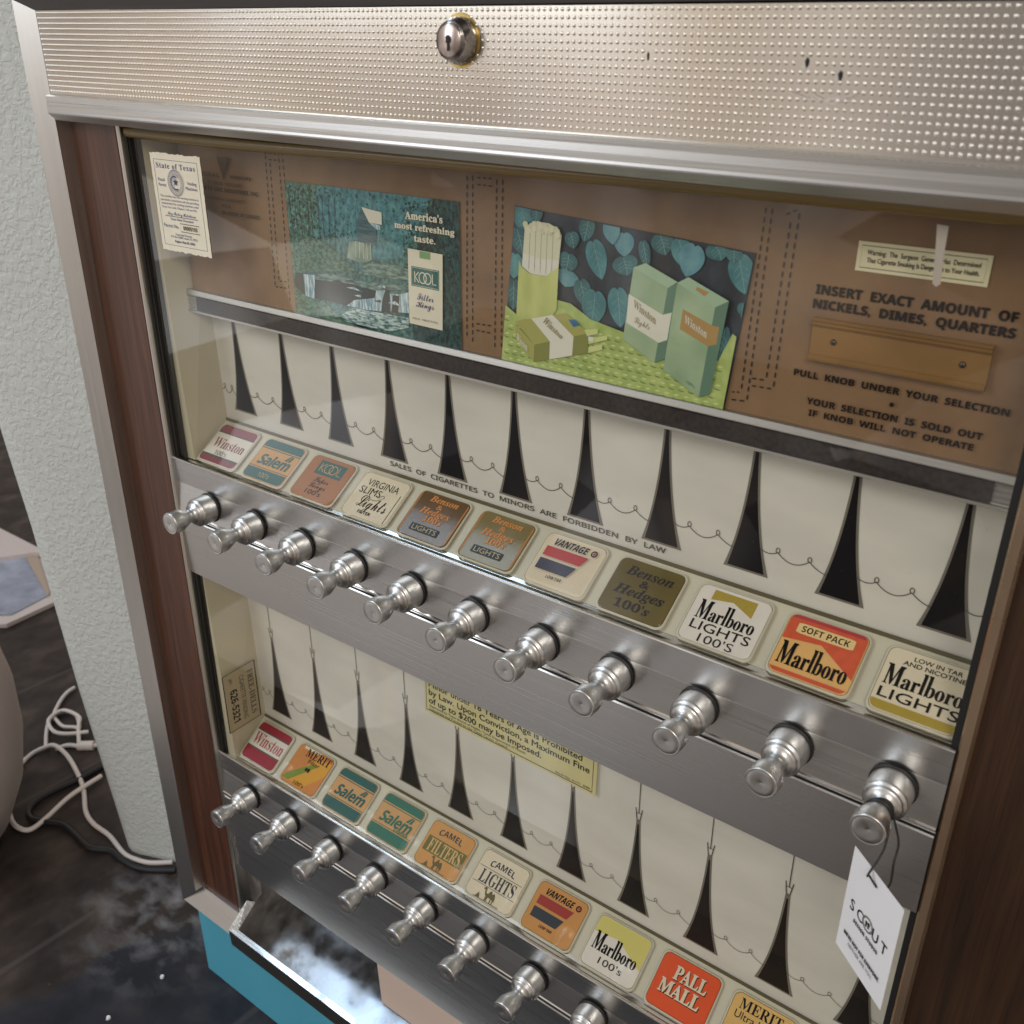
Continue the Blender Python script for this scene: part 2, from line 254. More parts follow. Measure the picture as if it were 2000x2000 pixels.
DIVBL = mat('dark_grained_strip', (0.028, 0.022, 0.020, 1), .33, var=.5, scale=300, bump=.15, bscale=500)
TEAL = mat('teal_paint', rgb(86, 172, 200), .42, var=.05, scale=6)
TUBE = mat('olive_brown_seal', rgb(122, 102, 58), .25, var=.2, scale=14, stretch=(.4, 3, 3))
PAPER = flat('ivory_sticker_paper', 232, 226, 206, .6, var=.04, scale=60)
PAPERY = flat('yellowed_sticker_paper', 214, 206, 150, .5, var=.06, scale=40)
BLUE = flat('navy_sticker_ink', 52, 58, 120, .6)
INK = flat('black_ink', 13, 12, 12, .5, spec=.2)
WHITE = flat('white_card', 236, 236, 240, .55)

def wood_mat(name, c1, c2, c3, rough, zs=1.0):
    m = bpy.data.materials.new(name); m.use_nodes = True; N = m.node_tree.nodes; L = m.node_tree.links; b = N['Principled BSDF']
    t = N.new('ShaderNodeTexCoord'); mp = N.new('ShaderNodeMapping'); mp.inputs['Scale'].default_value = (46, 46, 1.6*zs); L.new(t.outputs['Object'], mp.inputs[0])
    n = N.new('ShaderNodeTexNoise'); n.inputs['Scale'].default_value = 3.0; n.inputs['Detail'].default_value = 6; n.inputs['Distortion'].default_value = .7; L.new(mp.outputs[0], n.inputs['Vector'])
    mp2 = N.new('ShaderNodeMapping'); mp2.inputs['Scale'].default_value = (420, 420, 9); L.new(t.outputs['Object'], mp2.inputs[0])
    n2 = N.new('ShaderNodeTexNoise'); n2.inputs['Scale'].default_value = 2.0; n2.inputs['Detail'].default_value = 3; L.new(mp2.outputs[0], n2.inputs['Vector'])
    cr = N.new('ShaderNodeValToRGB'); L.new(n.outputs['Fac'], cr.inputs[0]); e = cr.color_ramp.elements
    e[0].position = .32; e[0].color = c1; e[1].position = .72; e[1].color = c3; k = e.new(.5); k.color = c2
    cr2 = N.new('ShaderNodeValToRGB'); L.new(n2.outputs['Fac'], cr2.inputs[0]); cr2.color_ramp.elements[0].position = .34; cr2.color_ramp.elements[0].color = (.38, .36, .34, 1); cr2.color_ramp.elements[1].position = .52; cr2.color_ramp.elements[1].color = (1, 1, 1, 1)
    mx = N.new('ShaderNodeMix'); mx.data_type = 'RGBA'; mx.blend_type = 'MULTIPLY'; mx.inputs[0].default_value = .6; L.new(cr.outputs[0], mx.inputs[6]); L.new(cr2.outputs[0], mx.inputs[7])
    L.new(mx.outputs[2], b.inputs['Base Color']); b.inputs['Roughness'].default_value = rough; b.inputs['Coat Weight'].default_value = .12; b.inputs['Coat Roughness'].default_value = .3
    bp = N.new('ShaderNodeBump'); bp.inputs['Strength'].default_value = .18; bp.inputs['Distance'].default_value = .0004; L.new(n2.outputs['Fac'], bp.inputs['Height']); L.new(bp.outputs[0], b.inputs['Normal'])
    return m
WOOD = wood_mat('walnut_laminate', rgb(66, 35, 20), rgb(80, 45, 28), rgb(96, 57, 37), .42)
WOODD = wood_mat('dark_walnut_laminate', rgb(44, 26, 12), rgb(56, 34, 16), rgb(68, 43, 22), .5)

def glass_mat():
    m = bpy.data.materials.new('window_glass'); m.use_nodes = True; N = m.node_tree.nodes; L = m.node_tree.links; N.clear()
    o = N.new('ShaderNodeOutputMaterial'); mx = N.new('ShaderNodeMixShader'); tr = N.new('ShaderNodeBsdfTransparent'); gl = N.new('ShaderNodeBsdfGlossy'); fr = N.new('ShaderNodeLayerWeight')
    gl.inputs['Roughness'].default_value = .012; tr.inputs[0].default_value = (.965, .97, .955, 1)
    pw = N.new('ShaderNodeMath'); pw.operation = 'POWER'; pw.inputs[1].default_value = 5.0; L.new(fr.outputs['Facing'], pw.inputs[0])
    ad = N.new('ShaderNodeMath'); ad.operation = 'MULTIPLY_ADD'; ad.inputs[1].default_value = .80; ad.inputs[2].default_value = .070; L.new(pw.outputs[0], ad.inputs[0])
    L.new(ad.outputs[0], mx.inputs[0]); L.new(tr.outputs[0], mx.inputs[1]); L.new(gl.outputs[0], mx.inputs[2]); L.new(mx.outputs[0], o.inputs[0]); return m
GLASS = glass_mat()

# ------------------------------------------------------------------ mesh helpers
class B:
    """collects faces of one part; every part is one mesh with material slots"""
    def __init__(s): s.v = []; s.f = []; s.mi = []; s.m = []; s.sm = []
    def slot(s, m):
        if m not in s.m: s.m.append(m)
        return s.m.index(m)
    def add(s, vs, fs, m, smooth=False):
        k = len(s.v); s.v.extend([tuple(p) for p in vs]); i = s.slot(m)
        for f in fs: s.f.append([a+k for a in f]); s.mi.append(i); s.sm.append(smooth)
    def box(s, x0, x1, y0, y1, z0, z1, m):
        vs = [(x, y, z) for x in (x0, x1) for y in (y0, y1) for z in (z0, z1)]
        s.add(vs, [(0, 1, 3, 2), (4, 6, 7, 5), (0, 4, 5, 1), (2, 3, 7, 6), (0, 2, 6, 4), (1, 5, 7, 3)], m)
    def prism_x(s, prof, x0, x1, m, slope=0.0, mats=None):
        """closed (y,z) profile swept along x; slope lowers the far end"""
        n = len(prof); vs = [(x0, y, z) for y, z in prof]+[(x1, y, z-slope) for y, z in prof]
        fs = [(i, (i+1) % n, (i+1) % n+n, i+n) for i in range(n)]
        if mats:
            for f, mm in zip(fs, mats): s.add([vs[a] for a in f], [(0, 1, 2, 3)], mm)
        else: s.add(vs, fs, m)
        s.add(vs, [tuple(range(n))[::-1], tuple(range(n, 2*n))], m)
    def prism_z(s, prof, z0, z1, m):
        n = len(prof); vs = [(x, y, z0) for x, y in prof]+[(x, y, z1) for x, y in prof]
        s.add(vs, [(i, (i+1) % n, (i+1) % n+n, i+n) for i in range(n)]+[tuple(range(n)), tuple(range(n, 2*n))], m)
    def lathe_y(s, prof, m, cx=0, cz=0, n=40, smooth=True):
        """profile of (r, y) turned about the y axis through (cx, cz)"""
        vs = []
        for r, y in prof:
            for j in range(n):
                a = 2*math.pi*j/n; vs.append((cx+r*math.cos(a), y, cz+r*math.sin(a)))
        fs = [(i*n+j, i*n+(j+1) % n, (i+1)*n+(j+1) % n, (i+1)*n+j) for i in range(len(prof)-1) for j in range(n)]
        s.add(vs, fs, m, smooth)
    def tube(s, pts, r, m, n=10, caps=True):
        pts = [Vector(p) for p in pts]; vs = []; up = Vector((0, 0, 1))
        prev = None
        for i, p in enumerate(pts):
            t = (pts[min(i+1, len(pts)-1)]-pts[max(i-1, 0)]).normalized()
            a = prev-t*prev.dot(t) if prev is not None else (t.cross(up) if abs(t.dot(up)) < .95 else t.cross(Vector((1, 0, 0))))
            a.normalize(); prev = a; b = t.cross(a)
            for j in range(n): vs.append(p+(a*math.cos(2*math.pi*j/n)+b*math.sin(2*math.pi*j/n))*r)
        fs = [(i*n+j, i*n+(j+1) % n, (i+1)*n+(j+1) % n, (i+1)*n+j) for i in range(len(pts)-1) for j in range(n)]
        s.add(vs, fs, m, True)
        if caps: s.add(vs[:n], [tuple(range(n))], m); s.add(vs[-n:], [tuple(range(n))], m)
    def build(s, name, parent=None, label=None, origin=None):
        me = bpy.data.meshes.new(name); o0 = Vector(origin) if origin else Vector((0, 0, 0))
        me.from_pydata([(x-o0.x, y-o0.y, z-o0.z) for x, y, z in s.v], [], s.f)
        for m in s.m: me.materials.append(m)
        me.polygons.foreach_set('material_index', s.mi); me.polygons.foreach_set('use_smooth', s.sm); me.update()
        o = bpy.data.objects.new(name, me); C.objects.link(o); o.location = o0
        if parent is not None:
            o.parent = parent; o.matrix_parent_inverse = world_of(parent).inverted()
        if label: o['label'] = label
        return o
def world_of(o):
    m = Matrix.LocRotScale(o.location, o.rotation_euler, o.scale)
    return world_of(o.parent) @ o.matrix_parent_inverse @ m if o.parent else m
def thing(o, label, cat, group=None):
    o['label'] = label; o['category'] = cat
    if group: o['group'] = group
    return o
def empty(name, loc):
    o = bpy.data.objects.new(name, None); o.location = loc; o.empty_display_size = .05; C.objects.link(o); return o
def smooth_curve(pts, k=8):
    P = [np.array(p, float) for p in pts]; out = []
    for i in range(len(P)-1):
        p0 = P[max(i-1, 0)]; p1 = P[i]; p2 = P[i+1]; p3 = P[min(i+2, len(P)-1)]
        for j in range(k):
            t = j/k; out.append(.5*((2*p1)+(p2-p0)*t+(2*p0-5*p1+4*p2-p3)*t*t+(3*p1-p0-3*p2+p3)*t**3))
    out.append(P[-1]); return [tuple(p) for p in out]

# lettering: Blender's own built-in typeface (its mathematical alphabets give serif, script, bold)
BASE = {'b': (0x1D400, 0x1D41A, 0x1D7CE), 'i': (0x1D434, 0x1D44E, None), 'bi': (0x1D468, 0x1D482, 0x1D7CE), 'bsc': (0x1D4D0, 0x1D4EA, None), 'ss': (0x1D5A0, 0x1D5BA, 0x1D7E2), 'ssb': (0x1D5D4, 0x1D5EE, 0x1D7EC), 'ssi': (0x1D608, 0x1D622, None)}
def uni(s, mode):
    if mode == 'n': return s
    up, lo, dg = BASE[mode]; o = ''
    for c in s:
        if 'A' <= c <= 'Z': o += chr(up+ord(c)-65)
        elif 'a' <= c <= 'z': o += '\u210e' if (mode == 'i' and c == 'h') else chr(lo+ord(c)-97)
        elif c.isdigit() and dg: o += chr(dg+ord(c)-48)
        else: o += c
    return o
TX = {}
def text2d(s, mode, space=1.0):
    k = (s, mode, space)
    if k in TX: return TX[k]
    cu = bpy.data.curves.new('lettering', 'FONT'); cu.body = uni(s, mode); cu.size = 1.0; cu.resolution_u = 3; cu.fill_mode = 'FRONT'; cu.space_character = space
    o = bpy.data.objects.new('lettering', cu); me = bpy.data.meshes.new_from_object(o)
    vs = [(v.co.x, v.co.y) for v in me.vertices]; fs = [tuple(p.vertices) for p in me.polygons]
    bpy.data.objects.remove(o); bpy.data.curves.remove(cu); bpy.data.meshes.remove(me)
    TX[k] = (vs, fs); return TX[k]
CAPH = {}
def caph(mode):
    if mode not in CAPH: CAPH[mode] = max(y for x, y in text2d('H', mode)[0])
    return CAPH[mode]

class Print:
    """flat printing on a surface: plane origin O, axes U and V, normal N; layers sit a fraction of a millimetre apart"""
    STEP = .00012
    def __init__(s, b, O, U, V, lift=.0003): s.b = b; s.O = Vector(O); s.U = Vector(U); s.V = Vector(V); s.N = s.U.cross(s.V).normalized(); s.lift = lift; s.lay = 0
    def at(s, u, v, layer=None): return s.O+s.U*u+s.V*v+s.N*(s.lift+s.STEP*(s.lay if layer is None else layer))
    def poly(s, pts, m): s.lay += 1; s.b.add([s.at(u, v) for u, v in pts], [tuple(range(len(pts)))], m)
    def polys(s, plist, m):
        s.lay += 1
        for pts in plist: s.b.add([s.at(u, v) for u, v in pts], [tuple(range(len(pts)))], m)
    def rect(s, u0, v0, u1, v1, m): s.poly([(u0, v0), (u1, v0), (u1, v1), (u0, v1)], m)
    def ribbon(s, pts, w, m, closed=False, bump=True):
        if bump: s.lay += 1
        n = len(pts); vs = []; ws = w if isinstance(w, (list, tuple)) else [w]*n
        for i, p in enumerate(pts):
            a = pts[(i-1) % n] if closed or i > 0 else p; c = pts[(i+1) % n] if closed or i < n-1 else p
            t = (c[0]-a[0], c[1]-a[1]); l = math.hypot(*t) or 1; nx, ny = -t[1]/l*ws[i]/2, t[0]/l*ws[i]/2
            vs += [s.at(p[0]+nx, p[1]+ny), s.at(p[0]-nx, p[1]-ny)]
        fs = [(2*i, 2*i+1, 2*((i+1) % n)+1, 2*((i+1) % n)) for i in range(n if closed else n-1)]
        s.b.add(vs, fs, m)
    def disc(s, u, v, r, m, n=28, ry=None): s.poly([(u+r*math.cos(2*math.pi*i/n), v+(ry or r)*math.sin(2*math.pi*i/n)) for i in range(n)], m)
    def ring(s, u, v, r, w, m, ry=None, n=36): s.ribbon([(u+r*math.cos(2*math.pi*i/n), v+(ry or r)*math.sin(2*math.pi*i/n)) for i in range(n)], w, m, True)
    def text(s, t, mode, u0, u1, v0, cap, m, shear=0.0, warp=None, space=1.0, bold=0.0):
        vs, fs = text2d(t, mode, space)
        if not vs: return
        s.lay += 1; x0 = min(x for x, y in vs); x1 = max(x for x, y in vs); kx = (u1-u0)/(x1-x0); ky = cap/caph(mode)
        def put(dx, dy):
            out = []
            for x, y in vs:
                u = u0+(x-x0)*kx+shear*y*ky+dx; v = v0+y*ky+dy
                if warp: u, v = warp(u, v)
                out.append(s.at(u, v))
            s.b.add(out, fs, m)
        put(0, 0)
        if bold:
            for dx, dy in ((bold, 0), (-bold, 0), (0, bold), (0, -bold)): s.lay += .18; put(dx, dy)
    def qtext(s, t, mode, q, m):
        """lettering fitted to a four-cornered area BL, BR, TR, TL (a printed picture of a pack seen in perspective)"""
        vs, fs = text2d(t, mode); s.lay += 1; x0 = min(x for x, y in vs); x1 = max(x for x, y in vs); h = caph(mode); out = []
        for x, y in vs:
            a = (x-x0)/(x1-x0); c = y/h
            u = (q[0][0]*(1-a)+q[1][0]*a)*(1-c)+(q[3][0]*(1-a)+q[2][0]*a)*c; v = (q[0][1]*(1-a)+q[1][1]*a)*(1-c)+(q[3][1]*(1-a)+q[2][1]*a)*c
            out.append(s.at(u, v))
        s.b.add(out, fs, m)
    def tall(s, u0, u1, v0, xh, cap, m):
        """condensed serif wordmark with a small x-height and tall capitals and ascenders"""
        vs, fs = text2d('Marlboro', 'b'); s.lay += 1; x0 = min(x for x, y in vs); x1 = max(x for x, y in vs); kx = (u1-u0)/(x1-x0)
        H = caph('b'); X = .47/.68*H; out = []
        for x, y in vs: out.append(s.at(u0+(x-x0)*kx, v0+(y/X*xh if y <= X else xh+(y-X)/(H-X)*(cap-xh))))
        for dx in (0, .00018, -.00018): s.b.add([q+s.U*dx for q in out], fs, m)
def clip(sub, cl):
    """convex polygon sub clipped by convex counter-clockwise polygon cl"""
    out = list(sub)
    for i in range(len(cl)):
        a = cl[i]; b = cl[(i+1) % len(cl)]; inp = out; out = []
        def side(p): return (b[0]-a[0])*(p[1]-a[1])-(b[1]-a[1])*(p[0]-a[0])
        for j in range(len(inp)):
            p = inp[j]; q = inp[(j+1) % len(inp)]; sp, sq = side(p), side(q)
            if sp >= 0: out.append(p)
            if sp*sq < 0: t = sp/(sp-sq); out.append((p[0]+(q[0]-p[0])*t, p[1]+(q[1]-p[1])*t))
        if not out: return []
    return out
def rrect(u0, v0, u1, v1, r, n=6):
    out = []
    for cx, cy, a0 in ((u1-r, v0+r, -90), (u1-r, v1-r, 0), (u0+r, v1-r, 90), (u0+r, v0+r, 180)):
        for i in range(n+1): a = R(a0+90*i/n); out.append((cx+r*math.cos(a), cy+r*math.sin(a)))
    return out

# ------------------------------------------------------------------ setting
FZ = -0.72
def floor_material():
    m = bpy.data.materials.new('stained_floor'); m.use_nodes = True; N = m.node_tree.nodes; L = m.node_tree.links; b = N['Principled BSDF']
    t = N.new('ShaderNodeTexCoord')
    def nz(sc, st=(1, 1, 1), det=5, dist=0.0, rot=0):
        mp = N.new('ShaderNodeMapping'); mp.inputs['Scale'].default_value = st; mp.inputs['Rotation'].default_value = (0, 0, rot); n = N.new('ShaderNodeTexNoise'); n.inputs['Scale'].default_value = sc; n.inputs['Detail'].default_value = det; n.inputs['Distortion'].default_value = dist
        L.new(t.outputs['Object'], mp.inputs[0]); L.new(mp.outputs[0], n.inputs['Vector']); return n
    def ramp(n, *st):
        c = N.new('ShaderNodeValToRGB'); L.new(n.outputs[0], c.inputs[0]); e = c.color_ramp.elements
        e[0].position, e[0].color = st[0]; e[1].position, e[1].color = st[-1]
        for p, cc in st[1:-1]: k = e.new(p); k.color = cc
        return c
    def mix(f, a, bb, typ='MIX'):
        x = N.new('ShaderNodeMix'); x.data_type = 'RGBA'; x.blend_type = typ
        if isinstance(f, float): x.inputs[0].default_value = f
        else: L.new(f, x.inputs[0])
        L.new(a, x.inputs[6]); L.new(bb, x.inputs[7]); return x.outputs[2]
    brown = ramp(nz(14, (1.6, 1, 1), 8, .15, .2), (.30, rgb(34, 28, 26)), (.5, rgb(54, 46, 42)), (.72, rgb(80, 68, 61)))
    dark = ramp(nz(15, (1, 1, 1), 9, .2), (.30, rgb(24, 26, 33)), (.55, rgb(38, 39, 47)), (.75, rgb(62, 58, 59)))
    big = nz(5.0, (1, 1, 1), 7, .3)
    sp = N.new('ShaderNodeSeparateXYZ'); L.new(t.outputs['Object'], sp.inputs[0])
    # dark coating in front of the machine with a ragged edge, bare brown boards beyond
    ma = N.new('ShaderNodeMath'); ma.operation = 'MULTIPLY_ADD'; ma.inputs[1].default_value = -2.0; L.new(sp.outputs['X'], ma.inputs[0]); L.new(sp.outputs['Y'], ma.inputs[2])
    mb = N.new('ShaderNodeMath'); mb.operation = 'MULTIPLY_ADD'; mb.inputs[1].default_value = .55; L.new(big.outputs[0], mb.inputs[0]); L.new(ma.outputs[0], mb.inputs[2])
    mrr = N.new('ShaderNodeMapRange'); mrr.inputs[1].default_value = .80; mrr.inputs[2].default_value = .86; L.new(mb.outputs[0], mrr.inputs[0])
    # mrr grows towards the wall side
    col = mix(mrr.outputs[0], dark.outputs[0], brown.outputs[0])
    # whitish scuffs and a painted bluish light reflection near the foot of the wall
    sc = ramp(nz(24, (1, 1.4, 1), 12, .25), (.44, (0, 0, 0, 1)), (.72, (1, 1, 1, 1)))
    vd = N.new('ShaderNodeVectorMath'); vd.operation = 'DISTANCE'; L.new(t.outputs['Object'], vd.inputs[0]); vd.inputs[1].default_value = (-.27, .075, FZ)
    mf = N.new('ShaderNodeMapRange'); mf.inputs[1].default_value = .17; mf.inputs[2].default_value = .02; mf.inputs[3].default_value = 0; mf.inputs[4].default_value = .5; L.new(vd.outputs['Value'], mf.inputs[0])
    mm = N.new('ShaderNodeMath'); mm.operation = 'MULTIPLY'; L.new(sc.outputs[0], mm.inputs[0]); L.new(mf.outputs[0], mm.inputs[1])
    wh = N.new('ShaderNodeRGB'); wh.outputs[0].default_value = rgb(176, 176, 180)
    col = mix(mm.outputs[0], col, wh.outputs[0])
    # scratches and board seams running away from the machine
    wv = N.new('ShaderNodeTexWave'); wv.wave_type = 'BANDS'; wv.bands_direction = 'X'; wv.inputs['Scale'].default_value = 1.05; wv.inputs['Distortion'].default_value = .25; wv.inputs['Detail'].default_value = 1
    mpw = N.new('ShaderNodeMapping'); mpw.inputs['Rotation'].default_value = (0, 0, R(4)); mpw.inputs['Location'].default_value = (.05, 0, 0); L.new(t.outputs['Object'], mpw.inputs[0]); L.new(mpw.outputs[0], wv.inputs['Vector'])
    seam = ramp(wv, (.0, (1, 1, 1, 1)), (.004, (0, 0, 0, 1)), (1, (0, 0, 0, 1)))
    sm = N.new('ShaderNodeMath'); sm.operation = 'MULTIPLY'; sm.inputs[1].default_value = .22; L.new(seam.outputs[0], sm.inputs[0])
    sc2 = N.new('ShaderNodeRGB'); sc2.outputs[0].default_value = rgb(112, 104, 102); col = mix(sm.outputs[0], col, sc2.outputs[0])
    spk = ramp(nz(95, (1, 1, 1), 2), (.785, (0, 0, 0, 1)), (.83, (.6, .6, .6, 1))); spc = N.new('ShaderNodeRGB'); spc.outputs[0].default_value = rgb(150, 146, 142); col = mix(spk.outputs[0], col, spc.outputs[0])
    L.new(col, b.inputs['Base Color']); b.inputs['Roughness'].default_value = .42; b.inputs['Specular IOR Level'].default_value = .3
    rr = N.new('ShaderNodeMapRange'); rr.inputs[3].default_value = .45; rr.inputs[4].default_value = .70; L.new(big.outputs[0], rr.inputs[0]); L.new(rr.outputs[0], b.inputs['Roughness'])
    bp = N.new('ShaderNodeBump'); bp.inputs['Strength'].default_value = .3; bp.inputs['Distance'].default_value = .002; nb = nz(40, (1, 1, 1), 6); L.new(nb.outputs[0], bp.inputs['Height']); L.new(bp.outputs[0], b.inputs['Normal'])
    return m
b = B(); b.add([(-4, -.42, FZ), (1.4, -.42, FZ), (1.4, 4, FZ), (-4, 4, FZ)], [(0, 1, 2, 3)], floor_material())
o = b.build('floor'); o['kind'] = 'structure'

def stucco_material():
    m = bpy.data.materials.new('stucco'); m.use_nodes = True; N = m.node_tree.nodes; L = m.node_tree.links; b = N['Principled BSDF']
    b.inputs['Roughness'].default_value = .8; b.inputs['Specular IOR Level'].default_value = .3
    t = N.new('ShaderNodeTexCoord'); n = N.new('ShaderNodeTexNoise'); n.inputs['Scale'].default_value = 5; n.inputs['Detail'].default_value = 3; L.new(t.outputs['Object'], n.inputs['Vector'])
    c = N.new('ShaderNodeValToRGB'); L.new(n.outputs[0], c.inputs[0]); c.color_ramp.elements[0].color = rgb(192, 197, 195); c.color_ramp.elements[1].color = rgb(206, 210, 208); L.new(c.outputs[0], b.inputs['Base Color'])
    a = N.new('ShaderNodeTexNoise'); a.inputs['Scale'].default_value = 125; a.inputs['Detail'].default_value = 2.2; a.inputs['Distortion'].default_value = .7; L.new(t.outputs['Object'], a.inputs['Vector'])
    r = N.new('ShaderNodeValToRGB'); L.new(a.outputs[0], r.inputs[0]); r.color_ramp.elements[0].position = .40; r.color_ramp.elements[1].position = .60; r.color_ramp.interpolation = 'EASE'
    bp = N.new('ShaderNodeBump'); bp.inputs['Strength'].default_value = .4; bp.inputs['Distance'].default_value = .0022; L.new(r.outputs[0], bp.inputs['Height']); L.new(bp.outputs[0], b.inputs['Normal'])
    return m
STUCCO = stucco_material()
b = B()
wdx, wdy = .9255, .3787     # wall direction seen from above
def wpt(s, d, z): return (-.4251+wdx*s-wdy*d*-1*-1, .0979+wdy*s+wdx*d, z)
edge = [(.0, -.7195), (-.0265, -.43), (-.0435, -.1755), (-.0535, -.073), (-.10, .45), (-.12, .75)]
fr = []; n = len(edge)
prof = [(0.028, 0.0), (.014, .0025), (.004, .009), (.0, .02), (0.0, .16)]     # rounded arris
vs = []; fs = []
for s0, z in edge:
    for ds, d in prof: vs.append(wpt(s0+ds, d, z))
    vs.append(wpt(.286, 0, z)); vs.append(wpt(.286, .16, z))
k = len(prof)+2
for i in range(n-1):
    for j in range(len(prof)-1): fs.append((i*k+j, i*k+j+1, (i+1)*k+j+1, (i+1)*k+j))
    fs.append((i*k, (i+1)*k, (i+1)*k+len(prof), i*k+len(prof)))
    fs.append((i*k+len(prof), (i+1)*k+len(prof), (i+1)*k+len(prof)+1, i*k+len(prof)+1))
b.add(vs, fs, STUCCO)
b.add(vs[-k:], [tuple(range(k))], STUCCO)
thing(b.build('stucco_wall'), 'pale textured stucco wall end beside the cabinet', 'wall')

def rug_mat(name, base, spots):
    return mat(name, base, .9, var=.3, scale=14, col2=spots, detail=6, bump=.3, bscale=250)
RUGA = rug_mat('rug_blue_grey', rgb(176, 182, 198), rgb(122, 124, 140)); RUGB = flat('rug_ivory', 204, 192, 188, .9, bump=.3, bscale=300); RUGC = flat('rug_beige_band', 176, 158, 142, .9)
def hull_rug(name, pts, z, m, bands, label):
    b = B(); n = len(pts)
    b.add([(x, y, FZ+.001) for x, y in pts]+[(x, y, z) for x, y in pts], [tuple(range(n, 2*n))]+[(i, (i+1) % n, (i+1) % n+n, i+n) for i in range(n)], m)
    for q, mm, dz in bands: b.add([(x, y, z+dz) for x, y in q], [tuple(range(len(q)))], mm)
    return thing(b.build(name), label, 'rug')
hull_rug('rug', [(-1.176, .32), (-1.182, .46), (-1.28, .52), (-1.95, .52), (-1.95, .20), (-1.40, .12)], FZ+.010, RUGB,
    [([(-1.20, .345), (-1.215, .44), (-1.395, .50), (-1.90, .50), (-1.90, .26), (-1.40, .17)], RUGA, .002), ([(-1.205, .43), (-1.225, .445), (-1.44, .535), (-1.47, .515)], RUGC, .004)],
    'pale blue grey rug with ivory border on the far floor')
hull_rug('rug', [(-1.385, .536), (-2.2, .528), (-2.2, .20), (-1.453, .451), (-1.411, .516)][::-1], FZ+.022, RUGB, [], 'plain ivory rug corner lying on the bordered rug')

b = B()
vprof = [(0.0, FZ), (.085, FZ+.002), (.118, FZ+.03), (.148, FZ+.10), (.163, FZ+.18), (.165, FZ+.26), (.155, FZ+.33), (.13, FZ+.39), (.09, FZ+.42), (.075, FZ+.43), (.08, FZ+.45), (.066, FZ+.45), (.06, FZ+.42), (.0, FZ+.40)]
VX, VY = -.665, -.075
vs = []; n = 48
for r, z in vprof:
    for j in range(n): a = 2*math.pi*j/n; vs.append((VX+r*math.cos(a), VY+r*math.sin(a), z))
b.add(vs, [(i*n+j, i*n+(j+1) % n, (i+1)*n+(j+1) % n, (i+1)*n+j) for i in range(len(vprof)-1) for j in range(n)], flat('pinkish_ceramic', 192, 176, 168, .55, var=.04, scale=10), True)
thing(b.build('floor_vase', origin=(VX, VY, FZ)), 'large pinkish grey rounded vase standing on the floor', 'vase')

CABW = flat('white_cable', 222, 212, 206, .45); CABK = flat('black_cable', 26, 26, 28, .5)
def cable(b, pts, r, m, z=None, lift=None):
    P = []
    for i, (x, y) in enumerate(pts): P.append((x, y, (FZ+r+.001 if z is None else z)+(lift[i] if lift else 0)))
    b.tube(smooth_curve(P, 6), r, m, 8)
b = B(); cable(b, D['cable1'], .0038, CABW, lift=[0, 0, 0, 0, 0, 0, 0, 0, .004, .006, .008, .004, 0, 0, 0, 0, 0, 0, .001, .004, .006, .004])
cable(b, D['cable2'], .0038, CABW); b.tube([(-.6985, .192, FZ+.006), (-.678, .209, FZ+.006)], .0085, CABW, 10)
b.tube([(-.678, .209, FZ+.006), (-.655, .23, FZ+.006)], .0035, CABW, 8)
thing(b.build('power_cable'), 'white power cable with a plug looped on the floor by the wall', 'cable')
b = B(); cable(b, D['cable3'], .0034, CABW, z=FZ+.006); cable(b, D['cable4'], .0034, CABW, z=FZ+.012)
thing(b.build('power_cable'), 'coiled white cable bundle tucked behind the wall edge', 'cable')
b = B(); cable(b, D['cableb'], .0048, CABK)
thing(b.build('power_cable'), 'black cable running along the foot of the wall', 'cable')
for (x, y), lab in zip(D['debris'], ('white paint chip on the dark floor, the one nearer the teal base', 'white paint chip on the dark floor, the one farther from the base')):
    b = B(); n = 7; a0 = random.random(); ring = [(x+.0032*random.uniform(.8, 1.2)*math.cos(a0+6.283*i/n), y+.0032*random.uniform(.8, 1.2)*math.sin(a0+6.283*i/n)) for i in range(n)]
    b.add([(p, q, FZ+.0005) for p, q in ring]+[(x+(p-x)*.8, y+(q-y)*.8, FZ+.003) for p, q in ring], [tuple(range(n, 2*n))]+[(i, (i+1) % n, (i+1) % n+n, i+n) for i in range(n)], WHITE)
    thing(b.build('paint_chip'), lab, 'debris', 'paint chips on the floor')

# ------------------------------------------------------------------ the vending machine
VM = empty('vending_machine', (.31, .25, FZ))
thing(VM, 'vintage pull-knob cigarette vending machine with walnut, brushed aluminium and teal base', 'vending machine')
XL, XR = -.0505, .6625           # inside the door opening
TRO, TRI = -.1462, -.121         # left trim, outer and inner edge
XEND = .7800                      # right outer edge (outside the picture)
def part(b, name, label=None, parent=VM, origin=None): return b.build(name, parent, label, origin)

b = B(); b.box(-.1440, XEND-.002, .112, .46, -.57, .445, DARKM); part(b, 'cabinet_body')
# frame: a shallow shadow-box moulding of aluminium, mitred at the corners
def frame_piece(name, outer, inner, m, oy=.0247, iy=.0300, back=.062):
    (ox0, oz0, ox1, oz1), (ix0, iz0, ix1, iz1) = outer, inner
    b = B(); hx = (ix0-ox0)*.06; hz = (iz0-oz0)*.06; gx = (ix1-ox1)*.06; gz = (iz1-oz1)*.06
    A = [(ox0, back, oz0), (ox0, oy+.0012, oz0), (ox0+hx, oy, oz0+hz), (ix0, iy, iz0), (ix0, back-.008, iz0)]
    Bb = [(ox1, back, oz1), (ox1, oy+.0012, oz1), (ox1+gx, oy, oz1+gz), (ix1, iy, iz1), (ix1, back-.008, iz1)]
    n = 5; b.add(A+Bb, [(i, i+1, i+1+n, i+n) for i in range(n-1)]+[(4, 0, 5, 9), (0, 1, 2, 3, 4), (5, 9, 8, 7, 6)], m)
    return part(b, name)
frame_piece('side_trim', (TRO, -.579, TRO, .4255), (TRI, -.553, TRI, .4165), ALU_Z)
